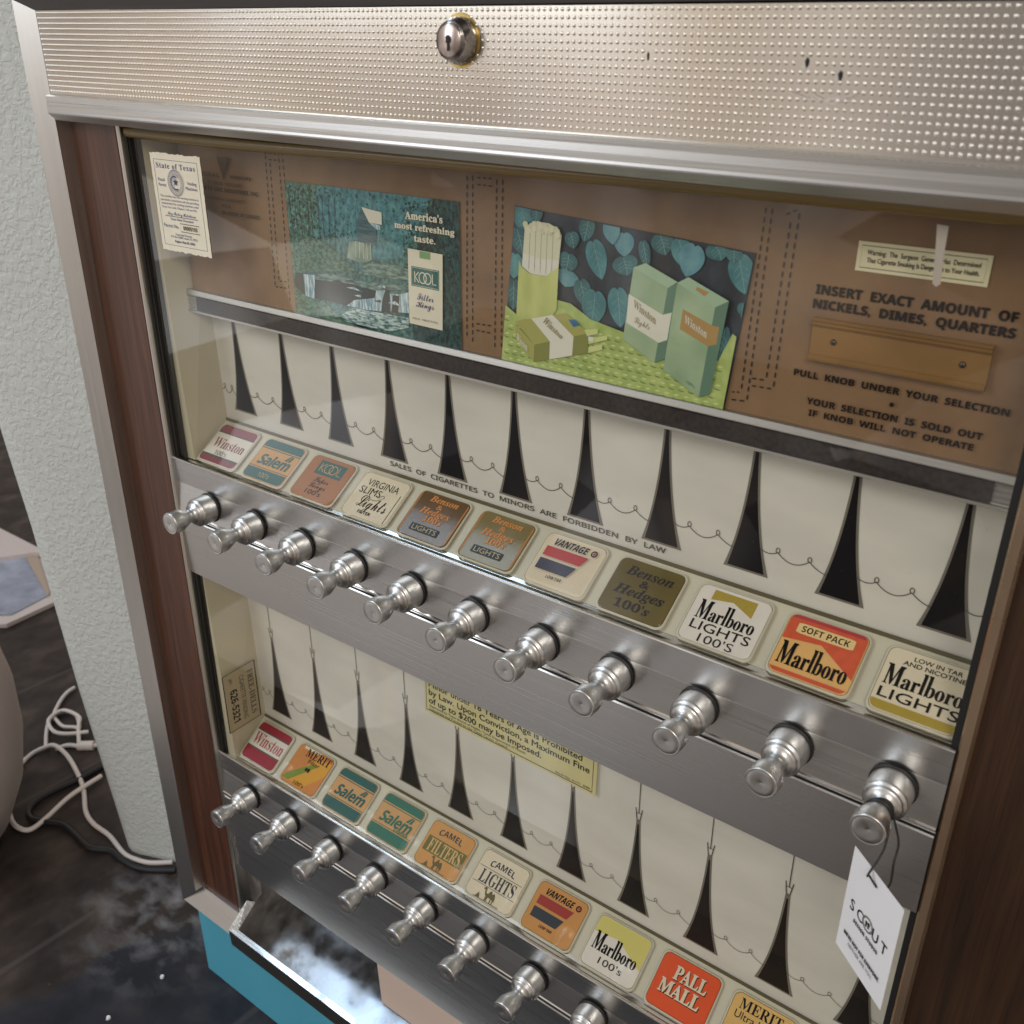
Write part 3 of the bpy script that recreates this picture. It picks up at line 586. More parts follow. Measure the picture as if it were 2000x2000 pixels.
frame_piece('side_trim', (XEND, .4255, XEND, -.579), (XEND-.025, .4165, XEND-.025, -.553), ALU_Z)
frame_piece('bottom_trim', (-.0412, -.579, TRO, -.579), (-.0412, -.553, TRI, -.553), ALU_X, .0255, .0400)
frame_piece('bottom_trim', (XEND, -.579, .6535, -.579), (XEND-.025, -.553, .6535, -.553), ALU_X, .0255, .0400)
b = B(); b.add([(TRI, .0300, .4165), (XEND-.025, .0300, .4115), (XEND, .0247, .4245), (TRO, .0247, .4255), (TRO, .02, .50), (XEND, .02, .50)], [(0, 1, 2, 3), (3, 2, 5, 4)], DARKM)
b.box(TRO, XEND, .0301, .46, .4475, .50, DARKM)
part(b, 'top_overhang')

# embossed header sheet
SL = .0058                        # the lid sits a hair out of level
def zs(x, z): return z-SL*(x+.12)/.76
PY = .0295
b = B(); x0, x1 = TRI+.0012, XEND-.0262; z0, z1 = .3515, .4165
b.add([(x0, PY, zs(x0, z0)), (x1, PY, zs(x1, z0)), (x1, PY, zs(x1, z1)), (x0, PY, zs(x0, z1))], [(0, 1, 2, 3)], ALU_HEAD)
b.add([(TRI, PY+.0004, .35), (x0+.001, PY+.0004, .35), (x0+.001, PY+.0004, z1+.0004), (TRI, PY+.0004, z1+.0004)], [(0, 1, 2, 3)], BLACK)
NS, NR = 10, 3; pitch = .00387; dr = .00112; dh = .00072
vs = []; fs = []
dents = [(.4505, .3885), (.5350, .3868), (.5515, .3815)]
LX, LZ = .327, .3955
nx = int((x1-x0)/pitch); nzz = int((z1-z0)/pitch)
for i in range(nx):
    for j in range(nzz):
        cx = x0+.0022+i*pitch; cz = zs(cx, z1-.0018-j*pitch)
        if (cx-LX)**2+(cz-LZ)**2 < .0128**2 or any((cx-hx)**2+(cz-hz)**2 < .0028**2 for hx, hz in dents): continue
        k0 = len(vs)
        for r_ in range(NR):
            ph = (math.pi/2)*r_/NR
            for q in range(NS): a = 2*math.pi*q/NS; vs.append((cx+dr*math.cos(ph)*math.cos(a), PY-dh*math.sin(ph), cz+dr*math.cos(ph)*math.sin(a)))
        vs.append((cx, PY-dh, cz)); top = len(vs)-1
        for r_ in range(NR-1):
            for q in range(NS): fs.append((k0+r_*NS+q, k0+r_*NS+(q+1) % NS, k0+(r_+1)*NS+(q+1) % NS, k0+(r_+1)*NS+q))
        for q in range(NS): fs.append((k0+(NR-1)*NS+q, k0+(NR-1)*NS+(q+1) % NS, top))
b.add(vs, fs, ALU_HEAD, True)
p = Print(b, (0, PY, 0), (1, 0, 0), (0, 0, 1), .0001)
p.ring(LX, LZ, .0135, .0022, mat('amber_glue_stain', (0.50, 0.36, 0.12, 1), .3, .7, var=.3, scale=150))
for hx, hz in dents:
    w_ = .0006 if hx < .5 else .0009
    p.poly([(hx-2.6*w_, hz-.0022), (hx-.6*w_, hz-.0030), (hx+.4*w_, hz), (hx-.2*w_, hz+.0026), (hx-1.8*w_, hz+.0006)], ALU_RIM) if hx > .5 else None
    p.poly([(hx, hz-.0022), (hx+w_, hz-.0010), (hx+1.1*w_, hz+.0012), (hx, hz+.0024), (hx-w_, hz+.0006)], BLACK)  # dent shine and shade drawn as a bright facet and dark slit
for k in range(2): p.ribbon(smooth_curve([(.528+.012*k, .3745-.001*k), (.540+.010*k, .3712-.0012*k), (.552+.004*k, .3722), (.561, .3745)], 5), .0006, ALU_RIM)
part(b, 'header_panel', 'embossed aluminium sheet with rows of small raised dots')

b = B()
b.lathe_y([(.0001, .0189), (.0088, .0189), (.0091, .0192), (.0092, .0196), (.0100, .0196), (.0104, .0200), (.0108, .0215), (.0122, .0245), (.0129, .0275), (.0127, .0294)], mat('dark_chrome', (0.30, 0.28, 0.27, 1), .14, 1.0), LX, LZ, 48)
lock = part(b, 'lock', origin=(LX, .0294, LZ))
b = B(); b.lathe_y([(.0001, .0183), (.0080, .0184), (.0084, .0188)], mat('worn_nickel', (0.66, 0.56, 0.52, 1), .28, 1.0, var=.1, scale=300), LX, LZ, 40)
p = Print(b, (LX, .0183, LZ), (1, 0, 0), (0, 0, 1), .0002); p.disc(0, .0006, .0022, BLACK, 18); p.rect(-.0008, -.0054, .0008, .003, BLACK); p.poly([(-.0030, .0008), (-.0016, .0022), (-.0012, -.0004)], ALU_RIM)
part(b, 'lock_face', parent=lock)

# moulding along the lower edge of the header
b = B(); s_ = SL*(XEND-.024-(-.119))/.76
b.prism_x([(.0290, .3540), (.0262, .3538), (.0240, .3528), (.0241, .3495), (.0238, .3455), (.0238, .3418), (.0236, .3402), (.0240, .3392), (.0300, .3338), (.0450, .3332), (.0450, .3500)], -.119, XEND-.0255, ALU_X, s_)
part(b, 'header_moulding')

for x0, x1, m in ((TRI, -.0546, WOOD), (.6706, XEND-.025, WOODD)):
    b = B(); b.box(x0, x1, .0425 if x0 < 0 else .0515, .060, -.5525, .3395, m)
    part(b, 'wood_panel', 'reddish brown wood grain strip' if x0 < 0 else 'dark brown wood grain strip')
b = B(); b.prism_z([(-.0546, .0440), (-.0538, .0428), (-.0515, .0426), (XL, .0440), (XL, .062), (-.0546, .062)], -.5525, .3385, ALU_Z); part(b, 'door_strip')
b = B(); b.prism_z([(.6632, .0485), (.6645, .0468), (.6690, .0466), (.6706, .0485), (.6706, .062), (.6632, .062)], -.5525, .3325, BRASS); part(b, 'door_strip')
b = B()
b.prism_z([(XL, .0475), (-.0480, .0475), (-.0480, .0505), (-.0462, .0505), (-.0462, .0535), (-.0425, .0535), (-.0425, .0575), (XL, .0575)], -.470, .332, RUBBER)
b.box(-.0479, -.0469, .0490, .0502, -.45, .331, DARKM)
part(b, 'window_gasket')
b = B(); b.box(.6590, .6632, .0500, .0575, -.470, .330, RUBBER); part(b, 'window_gasket')
b = B(); pts = [(-.048+.7106*i/24, .0500-.0012*math.sin(math.pi*i/24), .3270-.0017*i/24-.0012*math.sin(math.pi*min(1, i/9))) for i in range(25)]
b.tube(pts, .0046, TUBE, 14); part(b, 'window_seal', 'olive brown rounded seal along the top of the glass')
b = B(); b.box(XL, XR+.001, .0535, .112, .3305, .3360, BLACK); part(b, 'window_head')

# glass panes
for z0, z1 in ((.0345, .3275), (-.3155, -.086)):
    b = B(); b.add([(-.0478, .0508, z0), (.6628, .0508, z0), (.6628, .0508, z1), (-.0478, .0508, z1)], [(0, 1, 2, 3)], GLASS); part(b, 'glass_pane')

# display box behind the glass
b = B(); b.add([(-.0315, .0575, .028), (-.0315, .112, .028), (-.0300, .112, .331), (-.0425, .0575, .331)], [(0, 1, 2, 3)], CREAMW)
b.add([(-.0425, .0574, .028), (-.0315, .0574, .028), (-.0425, .0574, .331)], [(0, 1, 2)], CREAMW); part(b, 'side_wall')
b = B(); b.add([(-.0300, .0535, -.322), (-.0300, .112, -.322), (-.0330, .112, -.08), (-.0425, .0535, -.08), (-.0425, .0535, -.322)], [(0, 1, 2, 3), (0, 3, 4)], CREAMW); part(b, 'side_wall')
b = B(); b.add([(.6590, .0575, -.322), (.6590, .112, -.322), (.6590, .112, .331), (.6590, .0575, .331)], [(0, 1, 2, 3)], CREAMW); part(b, 'side_wall')

# leather-look board with stitching and instructions
LY = .0790
b = B(); b.add([(-.0305, LY, .178), (.6590, LY, .178), (.6590, LY, .331), (-.0232, LY, .331)], [(0, 1, 2, 3)], LEATHER)
b.add([(-.0305, .1, .178), (-.0305, LY, .178), (-.0232, LY, .331), (-.0232, .1, .331)], [(0, 1, 2, 3)], LEATHER)
p = Print(b, (0, LY, 0), (1, 0, 0), (0, 0, 1), .0003)
dl = []
for a, c in D['stitch']:
    L_ = math.hypot(c[0]-a[0], c[1]-a[1]); n = max(2, round(L_/.0052)); tx_, tz_ = (c[0]-a[0])/L_, (c[1]-a[1])/L_
    for i in range(n):
        t0 = (i+.12)/n*L_; t1 = (i+.88)/n*L_; w = .00052
        f = lambda t, s_: (a[0]+tx_*t-tz_*s_, a[1]+tz_*t+tx_*s_)
        dl.append([f(t0, 0), f(t0+.0010, -w), f(t1-.0010, -w), f(t1, 0), f(t1-.0010, w), f(t0+.0010, w)])
p.polys(dl, STITCH)
def ptx(key, t, mode, m, **k): u0, u1, v0, cp = D[key]; p.text(t, mode, u0, u1, v0, cp, m, **k)
ptx('insert', 'INSERT  EXACT  AMOUNT  OF', 'ssb', INKBR, bold=.00022); ptx('nickels', 'NICKELS,  DIMES,  QUARTERS', 'ssb', INKBR, bold=.00022)
ptx('pull', 'PULL  KNOB  UNDER  YOUR  SELECTION', 'ssb', INKBR, bold=.00012); ptx('your', 'YOUR  SELECTION  IS  SOLD  OUT', 'ssb', INKBR, bold=.00012); ptx('ifk', 'IF  KNOB  WILL  NOT  OPERATE', 'ssb', INKBR, bold=.00012)
p.disc(D['dot'][0][0], D['dot'][0][1], .0013, INKBR, 16)
ptx('l_nat', 'NATIONAL', 'ssb', INKFADE); ptx('l_vend', 'VENDORS', 'ssb', INKBR); ptx('l_stl', 'ST. LOUIS, MISSOURI', 'ssb', INKFADE)
ptx('l_div', 'DIVISION OF UMC INDUSTRIES, INC.', 'ssb', INKBR); ptx('l_gold', 'GOLDEN CABARET', 'ssb', INKFADE); ptx('l_222', '222', 'ssb', INKFADE); ptx('l_cab', 'ON INSIDE OF CABINET', 'ssb', INKBR)
p.poly(D['l_tri'], INKFADE)
part(b, 'instruction_board', 'tan leather-look board with dark stitching and printed instructions')

b = B(); cx0, cx1, cz0, cz1 = D['coin'][3][0], D['coin'][2][0], D['coin'][2][1], D['coin'][0][1]
cy = LY-.003; h = cz1-cz0
b.prism_x([(LY, cz0), (cy, cz0), (cy-.0022, cz0+.0008), (cy-.0026, cz0+.0020), (cy-.0010, cz0+.0036), (cy, cz0+.0040), (cy, cz1-.0048), (cy-.0012, cz1-.0042), (cy-.0022, cz1-.0030), (cy-.0012, cz1-.0022), (cy-.0024, cz1-.0010), (cy-.0012, cz1), (LY, cz1)], cx0, cx1, COINP)
cp_ = part(b, 'coin_plate', 'amber bronze plate with ribbed edges and two screws')
for sx_, sz_ in D['screws']:
    b = B(); b.lathe_y([(.0001, cy-.0012), (.0010, cy-.0011), (.0017, cy-.0004), (.0018, cy)], mat('dark_screw', (.12, .10, .08, 1), .35, .9), sx_, sz_, 18); p = Print(b, (sx_, cy-.0012, sz_), (1, 0, 0), (0, 0, 1), .0001); p.rect(-.0010, -.0002, .0010, .0002, BLACK); p.rect(-.0002, -.0010, .0002, .0010, BLACK)
    part(b, 'screw', parent=cp_, origin=(sx_, cy, sz_))

# strip between instruction board and display board
b = B()
pr = [(.0790, .1953), (.0752, .1953), (.0747, .1949), (.0738, .1910), (.0739, .1904), (.0754, .1902)]
for i in range(4): pr += [(.0752, .1898-i*.0031), (.0740, .1888-i*.0031), (.0752, .1876-i*.0031)]
pr += [(.0750, .1774), (.0738, .1770), (.0736, .1752), (.0745, .1746), (.0765, .1738), (.098, .1732), (.098, .1953)]
b.prism_x(pr, -.0330, .6583, mat('bright_ribbed_trim', (.52, .51, .49, 1), .38, 1.0, rvar=.05, scale=20, stretch=(1, 30, 30)), .0014)
ds = part(b, 'divider_strip', 'ribbed silver strip between the boards')
b = B(); b.add([(-.0195, .0735, .1776), (.6465, .0735, .1764), (.6465, .0735, .1882), (-.0195, .0735, .1894)], [(0, 1, 2, 3)], DIVBL); b.add([(-.0195, .0735, .1894), (.6465, .0735, .1882), (.6465, .0752, .1888), (-.0195, .0752, .1900)], [(0, 1, 2, 3)], DIVBL)
part(b, 'dark_insert', 'dark grained insert in the silver strip', parent=ds)

# display boards with printed black spires
PITCH = .0635; XS = -.001
def spire_board(zb, ytop, ztop, ybot, zbot, inkm, fork):
    b = B(); b.add([(-.034, ybot, zbot), (.6590, ybot, zbot), (.6590, ytop, ztop), (-.034, ytop, ztop)], [(0, 1, 2, 3)], WHITEP)
    O = Vector((0, ybot, zbot)); V = Vector((0, ytop-ybot, ztop-zbot)).normalized()
    p = Print(b, O, (1, 0, 0), V, .0002); v0 = zb-zbot
    w = lambda h: .0159*math.exp(-h/.047)
    out = []; inn = []; fk = []; ch = []
    for k in range(-1, 12):
        cx = XS+k*PITCH; hs = [i*.1004/16 for i in range(17)]
        if 0 <= k <= 10:
            out.append([(cx-w(h_), v0+h_) for h_ in hs]+[(cx+w(h_), v0+h_) for h_ in hs[::-1]])
            hi = [.0016+i*(.0955-.0016)/16 for i in range(17)]
            inn.append([(cx-max(.0005, w(h_)-.0015-.0010*math.exp(-h_/.01)), v0+h_) for h_ in hi]+[(cx+max(.0005, w(h_)-.0015-.0010*math.exp(-h_/.01)), v0+h_) for h_ in hi[::-1]])
            if fork:
                fk += [[(cx-.0019, v0+.1004), (cx-.0010, v0+.1004), (cx-.0026, v0+.1120), (cx-.0034, v0+.1120)], [(cx+.0010, v0+.1004), (cx+.0019, v0+.1004), (cx+.0034, v0+.1120), (cx+.0026, v0+.1120)],
                       [(cx-.0022, v0+.1068), (cx+.0022, v0+.1068), (cx+.0023, v0+.1074), (cx-.0023, v0+.1074)], [(cx-.0004, v0+.1070), (cx+.0004, v0+.1070), (cx+.0004, v0+.170), (cx-.0004, v0+.170)]]
    p.polys(out, GREYP); p.polys(inn, inkm)
    if fk: p.polys(fk, GREYD)
    p.lay += 1
    for k in range(-1, 11):
        a = XS+k*PITCH+w(.026)-.0006; c = XS+(k+1)*PITCH-w(.020)+.0006
        if a < -.034: a = -.033
        L_ = c-a; hb = v0+(.0195 if not fork else .0215)
        q1, q2 = a+L_*.27, a+L_*.74
        def loop(cx, cz, r): return [(cx+r*math.cos(t), cz+r+1.5*r*math.sin(t)) for t in [R(-100-i*40) for i in range(9)]]
        def sag(xa, za, xb, zb_, s_): return [(xa+(xb-xa)*t/8, za+(zb_-za)*t/8-s_*4*(t/8)*(1-t/8)) for t in range(9)]
        pts = sag(a, hb+.001, q1, hb+.0015, .0022)+loop(q1, hb+.0016, .0013)+sag(q1, hb+.0015, q2, hb+.0015, .0052)+loop(q2, hb+.0016, .0013)+sag(q2, hb+.0015, c, hb-.0042, .0012)
        p.ribbon(pts, .00062 if not fork else .0005, GREYD, bump=False)
    if not fork:
        u0, u1, z_, cp = D['sales']; p.text('SALES  OF  CIGARETTES  TO  MINORS  ARE  FORBIDDEN  BY  LAW', 'ss', u0, u1, z_-zbot, cp*.92, GREYD, bold=.00016)
    sp = []
    for i in range(70):
        u = random.uniform(-.03, .655); v = random.uniform(.004, .10); r = random.uniform(.00012, .0003); sp.append([(u+r*math.cos(6.28*j/5), v+r*math.sin(6.28*j/5)) for j in range(5)])
    p.polys(sp, GREYP)
    return part(b, 'display_board', 'ivory board printed with a row of black spires')
spire_board(.0781, .0957, .180, .0995, .0660, BLACKP, False)
spire_board(-.2714, .0957, -.080, .0993, -.2840, BROWNP, True)
b = B(); b.box(-.034, .659, .1000, .111, -.325, .331, BLACK); part(b, 'display_back')

# sloping shelves
def shelf(dz):
    b = B(); A = (.0585, .0370+dz); Z = (.1000, .0658+dz)
    b.add([(-.0318, A[0], A[1]), (.6595, A[0], A[1]), (.6595, Z[0], Z[1]), (-.0318, Z[0], Z[1])], [(0, 1, 2, 3)], CREAM)
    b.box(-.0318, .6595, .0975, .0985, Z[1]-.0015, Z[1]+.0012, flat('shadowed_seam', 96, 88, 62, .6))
    return part(b, 'card_shelf')
shelf(0); shelf(-.3505)

# brand cards --------------------------------------------------------------------------------------------
CW, CH = .0512, .0432
def cm(name, r, g, b_, rough=.3, **k): return flat('card_'+name, r, g, b_, rough, coat=.08, spec=.35, **k)
class Card:
    def __init__(s, row, i, base, border=None, z=.0014):
        s.b = B(); dz = 0 if row == 0 else -.3510
        lo = Vector((XS+i*PITCH-CW/2, .0572, .0387+dz)); s.V = Vector((0, .0355, .0237)).normalized(); s.U = Vector((1, 0, 0)); s.N = s.U.cross(s.V).normalized()
        s.lo = lo; s.out = rrect(0, 0, CW, CH, .0052)
        def ring(inset, h): return [lo+s.U*(CW/2+(u-CW/2)*(1-2*inset/CW))+s.V*(CH/2+(v-CH/2)*(1-2*inset/CH))+s.N*h for u, v in s.out]
        n = len(s.out); rim = border or CREAM
        # moulded cream surround, thin dark shadow gap, then the card itself
        g0 = ring(-.0016, .00015); g1 = ring(-.0010, .0010); g2 = ring(-.0003, .0011); g3 = ring(-.00005, .0003)
        for a, c in ((g0, g1), (g1, g2), (g2, g3)): s.b.add(a+c, [(k, (k+1) % n, (k+1) % n+n, k+n) for k in range(n)], CREAM, True)
        c0 = ring(.0001, .0003); c1 = ring(.00025, z-.0003); c2 = ring(.0007, z)
        for a, c in ((c0, c1), (c1, c2)): s.b.add(a+c, [(k, (k+1) % n, (k+1) % n+n, k+n) for k in range(n)], base, True)
        s.b.add(c2, [tuple(range(n))], base)
        s.p = Print(s.b, lo+s.N*z, s.U, s.V, .00006); s.p.STEP = .00005
        s.inner = rrect(.0007, .0007, CW-.0007, CH-.0007, .0047)
        s.row = row; s.i = i
    def q(s, pts): return [(u*CW, (1-v)*CH) for u, v in pts]
    def poly(s, pts, m, ins=False):
        c = s.q(pts)
        ar = sum(c[i][0]*c[(i+1) % len(c)][1]-c[(i+1) % len(c)][0]*c[i][1] for i in range(len(c)))
        if ar < 0: c = c[::-1]
        c = clip(c, s.inner)
        if c: s.p.poly(c, m)
    def raw(s, pts, m): s.p.poly(s.q(pts), m)
    def band(s, v0, v1, m, u0=-.1, u1=1.1): s.poly([(u0, v0), (u1, v0), (u1, v1), (u0, v1)], m)
    def txt(s, t, mode, u0, u1, vb, cap, m, **k): s.p.text(t, mode, u0*CW, u1*CW, (1-vb)*CH, cap*CH, m, **k)
    def line(s, pts, w, m): s.p.ribbon(s.q(pts), w, m)
    def done(s, label): return part(s.b, 'brand_card', label, origin=tuple(s.lo+s.U*CW/2+s.V*CH/2))
K = INK; TAN = cm('tan', 206, 160, 104, var=.05, scale=60); TEALC = cm('teal', 30, 92, 88); TEALB = cm('sea_green', 44, 112, 92); CR = cm('cream', 222, 210, 184, var=.05, scale=40); CRW = cm('white', 224, 218, 208, var=.04, scale=40)
REDW = cm('dusky_red', 150, 52, 62); REDF = cm('faded_red', 138, 66, 76); ORG = cm('orange_tan', 164, 106, 54, var=.06, scale=30)
def winston(row, i, hundred):
    c = Card(row, i, CRW)
    red = REDF if hundred else cm('crimson', 152, 38, 54); tx_ = flat('card_red_brown_ink', 142, 78, 72, .35) if hundred else flat('card_red_ink', 168, 60, 66, .35)
    c.band(-.1, .20, red); c.band(.20, .235, GREYD)
    if hundred:
        c.txt('Winston', 'b', .10, .93, .60, .24, tx_); c.txt("100's", 'ss', .30, .62, .78, .11, GREYD, shear=-.1); c.band(.80, .86, GREYD); c.band(.86, 1.1, red)
    else:
        c.txt('Winston', 'b', .06, .95, .58, .30, tx_); c.band(.655, .69, GREYD); c.band(.69, 1.1, red)
    return c.done('white card with faded red bands and red brown serif lettering' if hundred else 'white card with crimson bands and red serif lettering')
def salem(row, i, sub, g, label):
    c = Card(row, i, TAN); c.band(-.1, .20, g); c.band(.225, .245, g); c.band(.70, .715, g); c.band(.74, 1.1, g)
    c.txt('Salem', 'ssb', .13, .88, .63, .25, g, shear=.22, space=.92, bold=.00018); c.raw([(.70, .40), (.80, .26), (.87, .27), (.84, .40)], g); c.line([(.765, .42), (.835, .28)], .0005, TAN)
    if sub == 'Lights': c.txt('Lights', 'ssb', .56, .90, .695, .07, g, shear=.2)
    elif sub: c.txt(sub, 'ssi' if False else 'ss', .36, .64, .92, .11, cm('pale_gold', 196, 176, 130), shear=.15)
    return c.done(label)
def bh(row, i, base, ink, lights, label, edge=None):
    c = Card(row, i, base)
    if edge: c.band(-.1, 1.1, edge, -.1, .045); c.band(-.1, 1.1, edge, .955, 1.1)
    if lights:
        c.txt('Benson', 'bi', .24, .80, .185, .125, ink, bold=.0001); c.txt('&', 'n', .44, .56, .315, .10, ink); c.txt('Hedges', 'bi', .18, .78, .465, .125, ink, bold=.0001); c.txt("100's", 'bi', .34, .70, .62, .115, ink, bold=.0001)
        c.raw([(.20, .71), (.76, .71), (.76, .86), (.20, .86)], cm('blue_black', 28, 36, 44)); c.txt('LIGHTS', 'n', .24, .72, .835, .10, cm('pale_gold', 196, 176, 130))
    else:
        c.txt('Benson', 'bi', .16, .88, .285, .165, ink, bold=.00015); c.txt('&', 'n', .44, .58, .45, .125, ink, bold=.0002); c.txt('Hedges', 'bi', .12, .88, .65, .165, ink, bold=.00015); c.txt("100's", 'bi', .22, .76, .89, .145, ink, bold=.00015)
    return c.done(label)
def vantage(row, i, base, red, blue, lines, label):
    c = Card(row, i, base)
    if lines:
        for j in range(26): c.line([(.03, .06+j*.035), (.97, .06+j*.035)], .00022, cm('tan_line', 196, 176, 140))
    c.txt('VANTAGE', 'ssb', .16, .72, .23, .13, K, shear=.25, bold=.0001); c.p.ring(.845*CW, .83*CH, .0021, .0011, K); c.p.disc(.845*CW, .83*CH, .0011, cm('red_dot', 190, 60, 40))
    c.raw([(.10, .28), (.80, .28), (.73, .47), (.10, .47)], red); c.raw([(.10, .53), (.71, .53), (.63, .74), (.10, .74)], blue)
    c.txt('LOW TAR', 'ssb', .34, .60, .86, .055, K, shear=.15)
    return c.done(label)
GOLD = None
def gold_mesh():
    m = bpy.data.materials.new('gold_mesh_print'); m.use_nodes = True; N = m.node_tree.nodes; L = m.node_tree.links; b_ = N['Principled BSDF']; t = N.new('ShaderNodeTexCoord')
    ck = N.new('ShaderNodeTexChecker'); ck.inputs['Scale'].default_value = 1900; ck.inputs[1].default_value = rgb(200, 176, 70); ck.inputs[2].default_value = rgb(132, 110, 34)
    mp = N.new('ShaderNodeMapping'); mp.inputs['Scale'].default_value = (1, 1.18, 0); L.new(t.outputs['Object'], mp.inputs[0]); L.new(mp.outputs[0], ck.inputs['Vector']); L.new(ck.outputs[0], b_.inputs['Base Color']); b_.inputs['Roughness'].default_value = .35; return m
GOLD = gold_mesh()
winston(0, 0, True)
salem(0, 1, "100's", cm('grey_teal', 52, 104, 104), 'tan card with grey teal bands and small figures in the lower band')
def kool_mark(p, u0, u1, v0, cap, m, w):
    W = u1-u0; p.ribbon([(u0+.02*W, v0), (u0+.02*W, v0+cap)], w, m); p.ribbon([(u0+.20*W, v0+cap), (u0+.04*W, v0+cap*.52), (u0+.21*W, v0)], w, m, bump=False)
    ry = cap*.5; rx = W*.165; p.ring(u0+.385*W, v0+ry, rx, w, m, ry); p.ring(u0+.60*W, v0+ry, rx, w, m, ry); p.ribbon([(u0+.83*W, v0+cap), (u0+.83*W, v0+w/2), (u0+W, v0+w/2)], w, m)
c = Card(0, 2, ORG); c.raw([(.22, .09), (.84, .09), (.84, .42), (.22, .42)], TEALC); kool_mark(c.p, .28*CW, .80*CW, .65*CH, .20*CH, cm('peach', 226, 170, 104), .0006)
c.txt('Super', 'bsc', .34, .68, .60, .12, K); c.txt('Longs', 'bsc', .30, .70, .74, .12, K); c.txt("100's", 'n', .32, .68, .90, .11, K); c.done('orange tan card with a dark teal lettered box')
c = Card(0, 3, CR); c.txt('VIRGINIA', 'n', .16, .84, .29, .15, K); c.txt('SLIMS', 'n', .10, .56, .48, .15, K); c.txt('Lights', 'bsc', .22, .84, .77, .26, K); c.txt('FILTER', 'n', .34, .62, .91, .065, K, bold=.0001)
c.line([(.935, .30), (.935, .97)], .0005, K); c.p.ribbon(smooth_curve(c.q([(.35, .48), (.42, .56), (.55, .56), (.66, .46), (.62, .42), (.54, .50)]), 6), .0004, K); c.done('cream card with thin black capitals and large script word')
PLB = dict(bump=.07, bscale=30, bdist=.004)
bh(0, 4, mat('card_brown_gold', rgb(104, 78, 42), .12, coat=.25, spec=.6, var=.15, scale=20, **PLB), cm('orange_ink', 214, 140, 70), True, 'glossy brown card with orange italic lettering', cm('orange_edge', 176, 118, 54))
bh(0, 5, mat('card_olive_gold', rgb(128, 114, 70), .12, coat=.25, spec=.6, var=.12, scale=20, **PLB), cm('orange_ink', 214, 140, 70), True, 'glossy olive card with orange italic lettering', cm('orange_edge', 176, 118, 54))
vantage(0, 6, CR, cm('bright_red', 176, 30, 28), cm('deep_blue', 24, 26, 58), True, 'cream lined card with red and dark blue slanted bars')
bh(0, 7, cm('dark_olive_gold', 96, 84, 36, .16, var=.1, scale=25), K, False, 'dark olive gold card with black italic lettering')
c = Card(0, 8, CRW); c.p.poly(c.q([(.20, .06), (.80, .06), (.80, .34), (.50, .18), (.20, .24)]), GOLD); c.p.tall(.10*CW, .90*CW, .40*CH, .155*CH, .33*CH, K); c.txt('LIGHTS', 'n', .10, .92, .79, .15, K, bold=.00008); c.txt("100'S", 'n', .28, .76, .975, .14, K); c.done('white card with a gold mesh chevron')
c = Card(0, 9, cm('aged_tan', 226, 178, 110, var=.05, scale=50)); OR2 = cm('orange_red', 208, 88, 56, var=.10, scale=160)
c.band(-.1, .30, OR2); c.p.poly(c.q([(.014, .299), (.986, .299), (.986, .74), (.50, .375), (.014, .44)]), OR2)
c.band(-.1, .07, cm('dusky_pink_red', 176, 62, 72)); c.p.poly([(.14*CW+(u-.5)*0+u*.72*CW, (1-.30)*CH+v*.17*CH) for u, v in [((x+.0)/1.0, y) for x, y in rrect(0, 0, 1, 1, .12)]], cm('aged_cream', 230, 200, 140))
c.txt('SOFT PACK', 'ssb', .20, .80, .265, .10, K); c.p.tall(.06*CW, .92*CW, .16*CH, .19*CH, .37*CH, K); c.band(.92, 1.1, OR2); c.done('orange red and tan card with a rounded lettered bar on top')
c = Card(0, 10, CR); c.txt('LOW IN TAR', 'n', .30, .84, .14, .065, K, bold=.00008); c.txt('AND NICOTINE', 'n', .20, .90, .235, .065, K, bold=.00008); c.p.tall(.06*CW, .94*CW, .41*CH, .155*CH, .32*CH, K); c.txt('LIGHTS', 'n', .06, .96, .80, .15, K, bold=.0001); c.band(.85, 1.1, GOLD); c.done('cream card with a gold mesh band at the bottom')
winston(1, 0, False)
c = Card(1, 1, cm('amber_orange', 204, 132, 62, var=.12, scale=30)); c.poly([(.55, .20), (1.1, .10), (1.1, .50), (.70, .92), (.20, .92)], cm('golden_yellow', 218, 158, 44)); c.poly([(.10, .78), (.55, .34), (.70, .34), (.22, .92), (.02, .92)], cm('leaf_green', 120, 140, 42)); c.poly([(.62, .95), (1.1, .30), (1.1, 1.1), (.5, 1.1)], cm('amber_orange', 0, 0, 0))
c.poly([(.10, -.1), (.85, -.1), (.55, .07), (.15, .09)], CR); c.txt('MERIT', 'b', .26, .94, .24, .20, K); c.txt('Filter', 'n', .42, .74, .36, .10, INKBR); c.p.rect(.46*CW, .45*CH, .51*CW, .53*CH, K); c.p.rect(.525*CW, .44*CH, .575*CW, .54*CH, K); c.p.rect(.445*CW, .475*CH, .59*CW, .49*CH, K); c.txt("100's", 'n', .38, .66, .94, .09, INKBR); c.done('amber card with green and yellow diagonal bars')
salem(1, 2, '', TEALC, 'tan card with dark teal bands')
salem(1, 3, 'Lights', TEALB, 'tan card with sea green bands')
def camel(p, ox, oz, s, m):
    body = [(0, .62), (.06, .70), (.14, .72), (.20, .66), (.21, .52), (.27, .42), (.36, .44), (.44, .62), (.52, .66), (.60, .50), (.70, .60), (.78, .52), (.84, .34), (.86, .18), (.80, .18), (.82, .02), (.76, .0), (.74, .22), (.66, .24), (.68, .02), (.62, .0), (.60, .26), (.44, .26), (.42, .0), (.36, .0), (.36, .24), (.33, .02), (.27, .0), (.29, .26), (.20, .34), (.13, .50), (.12, .60), (.03, .56)]
    p.poly([(ox+x*s, oz+z*s*.95) for x, z in body], m)
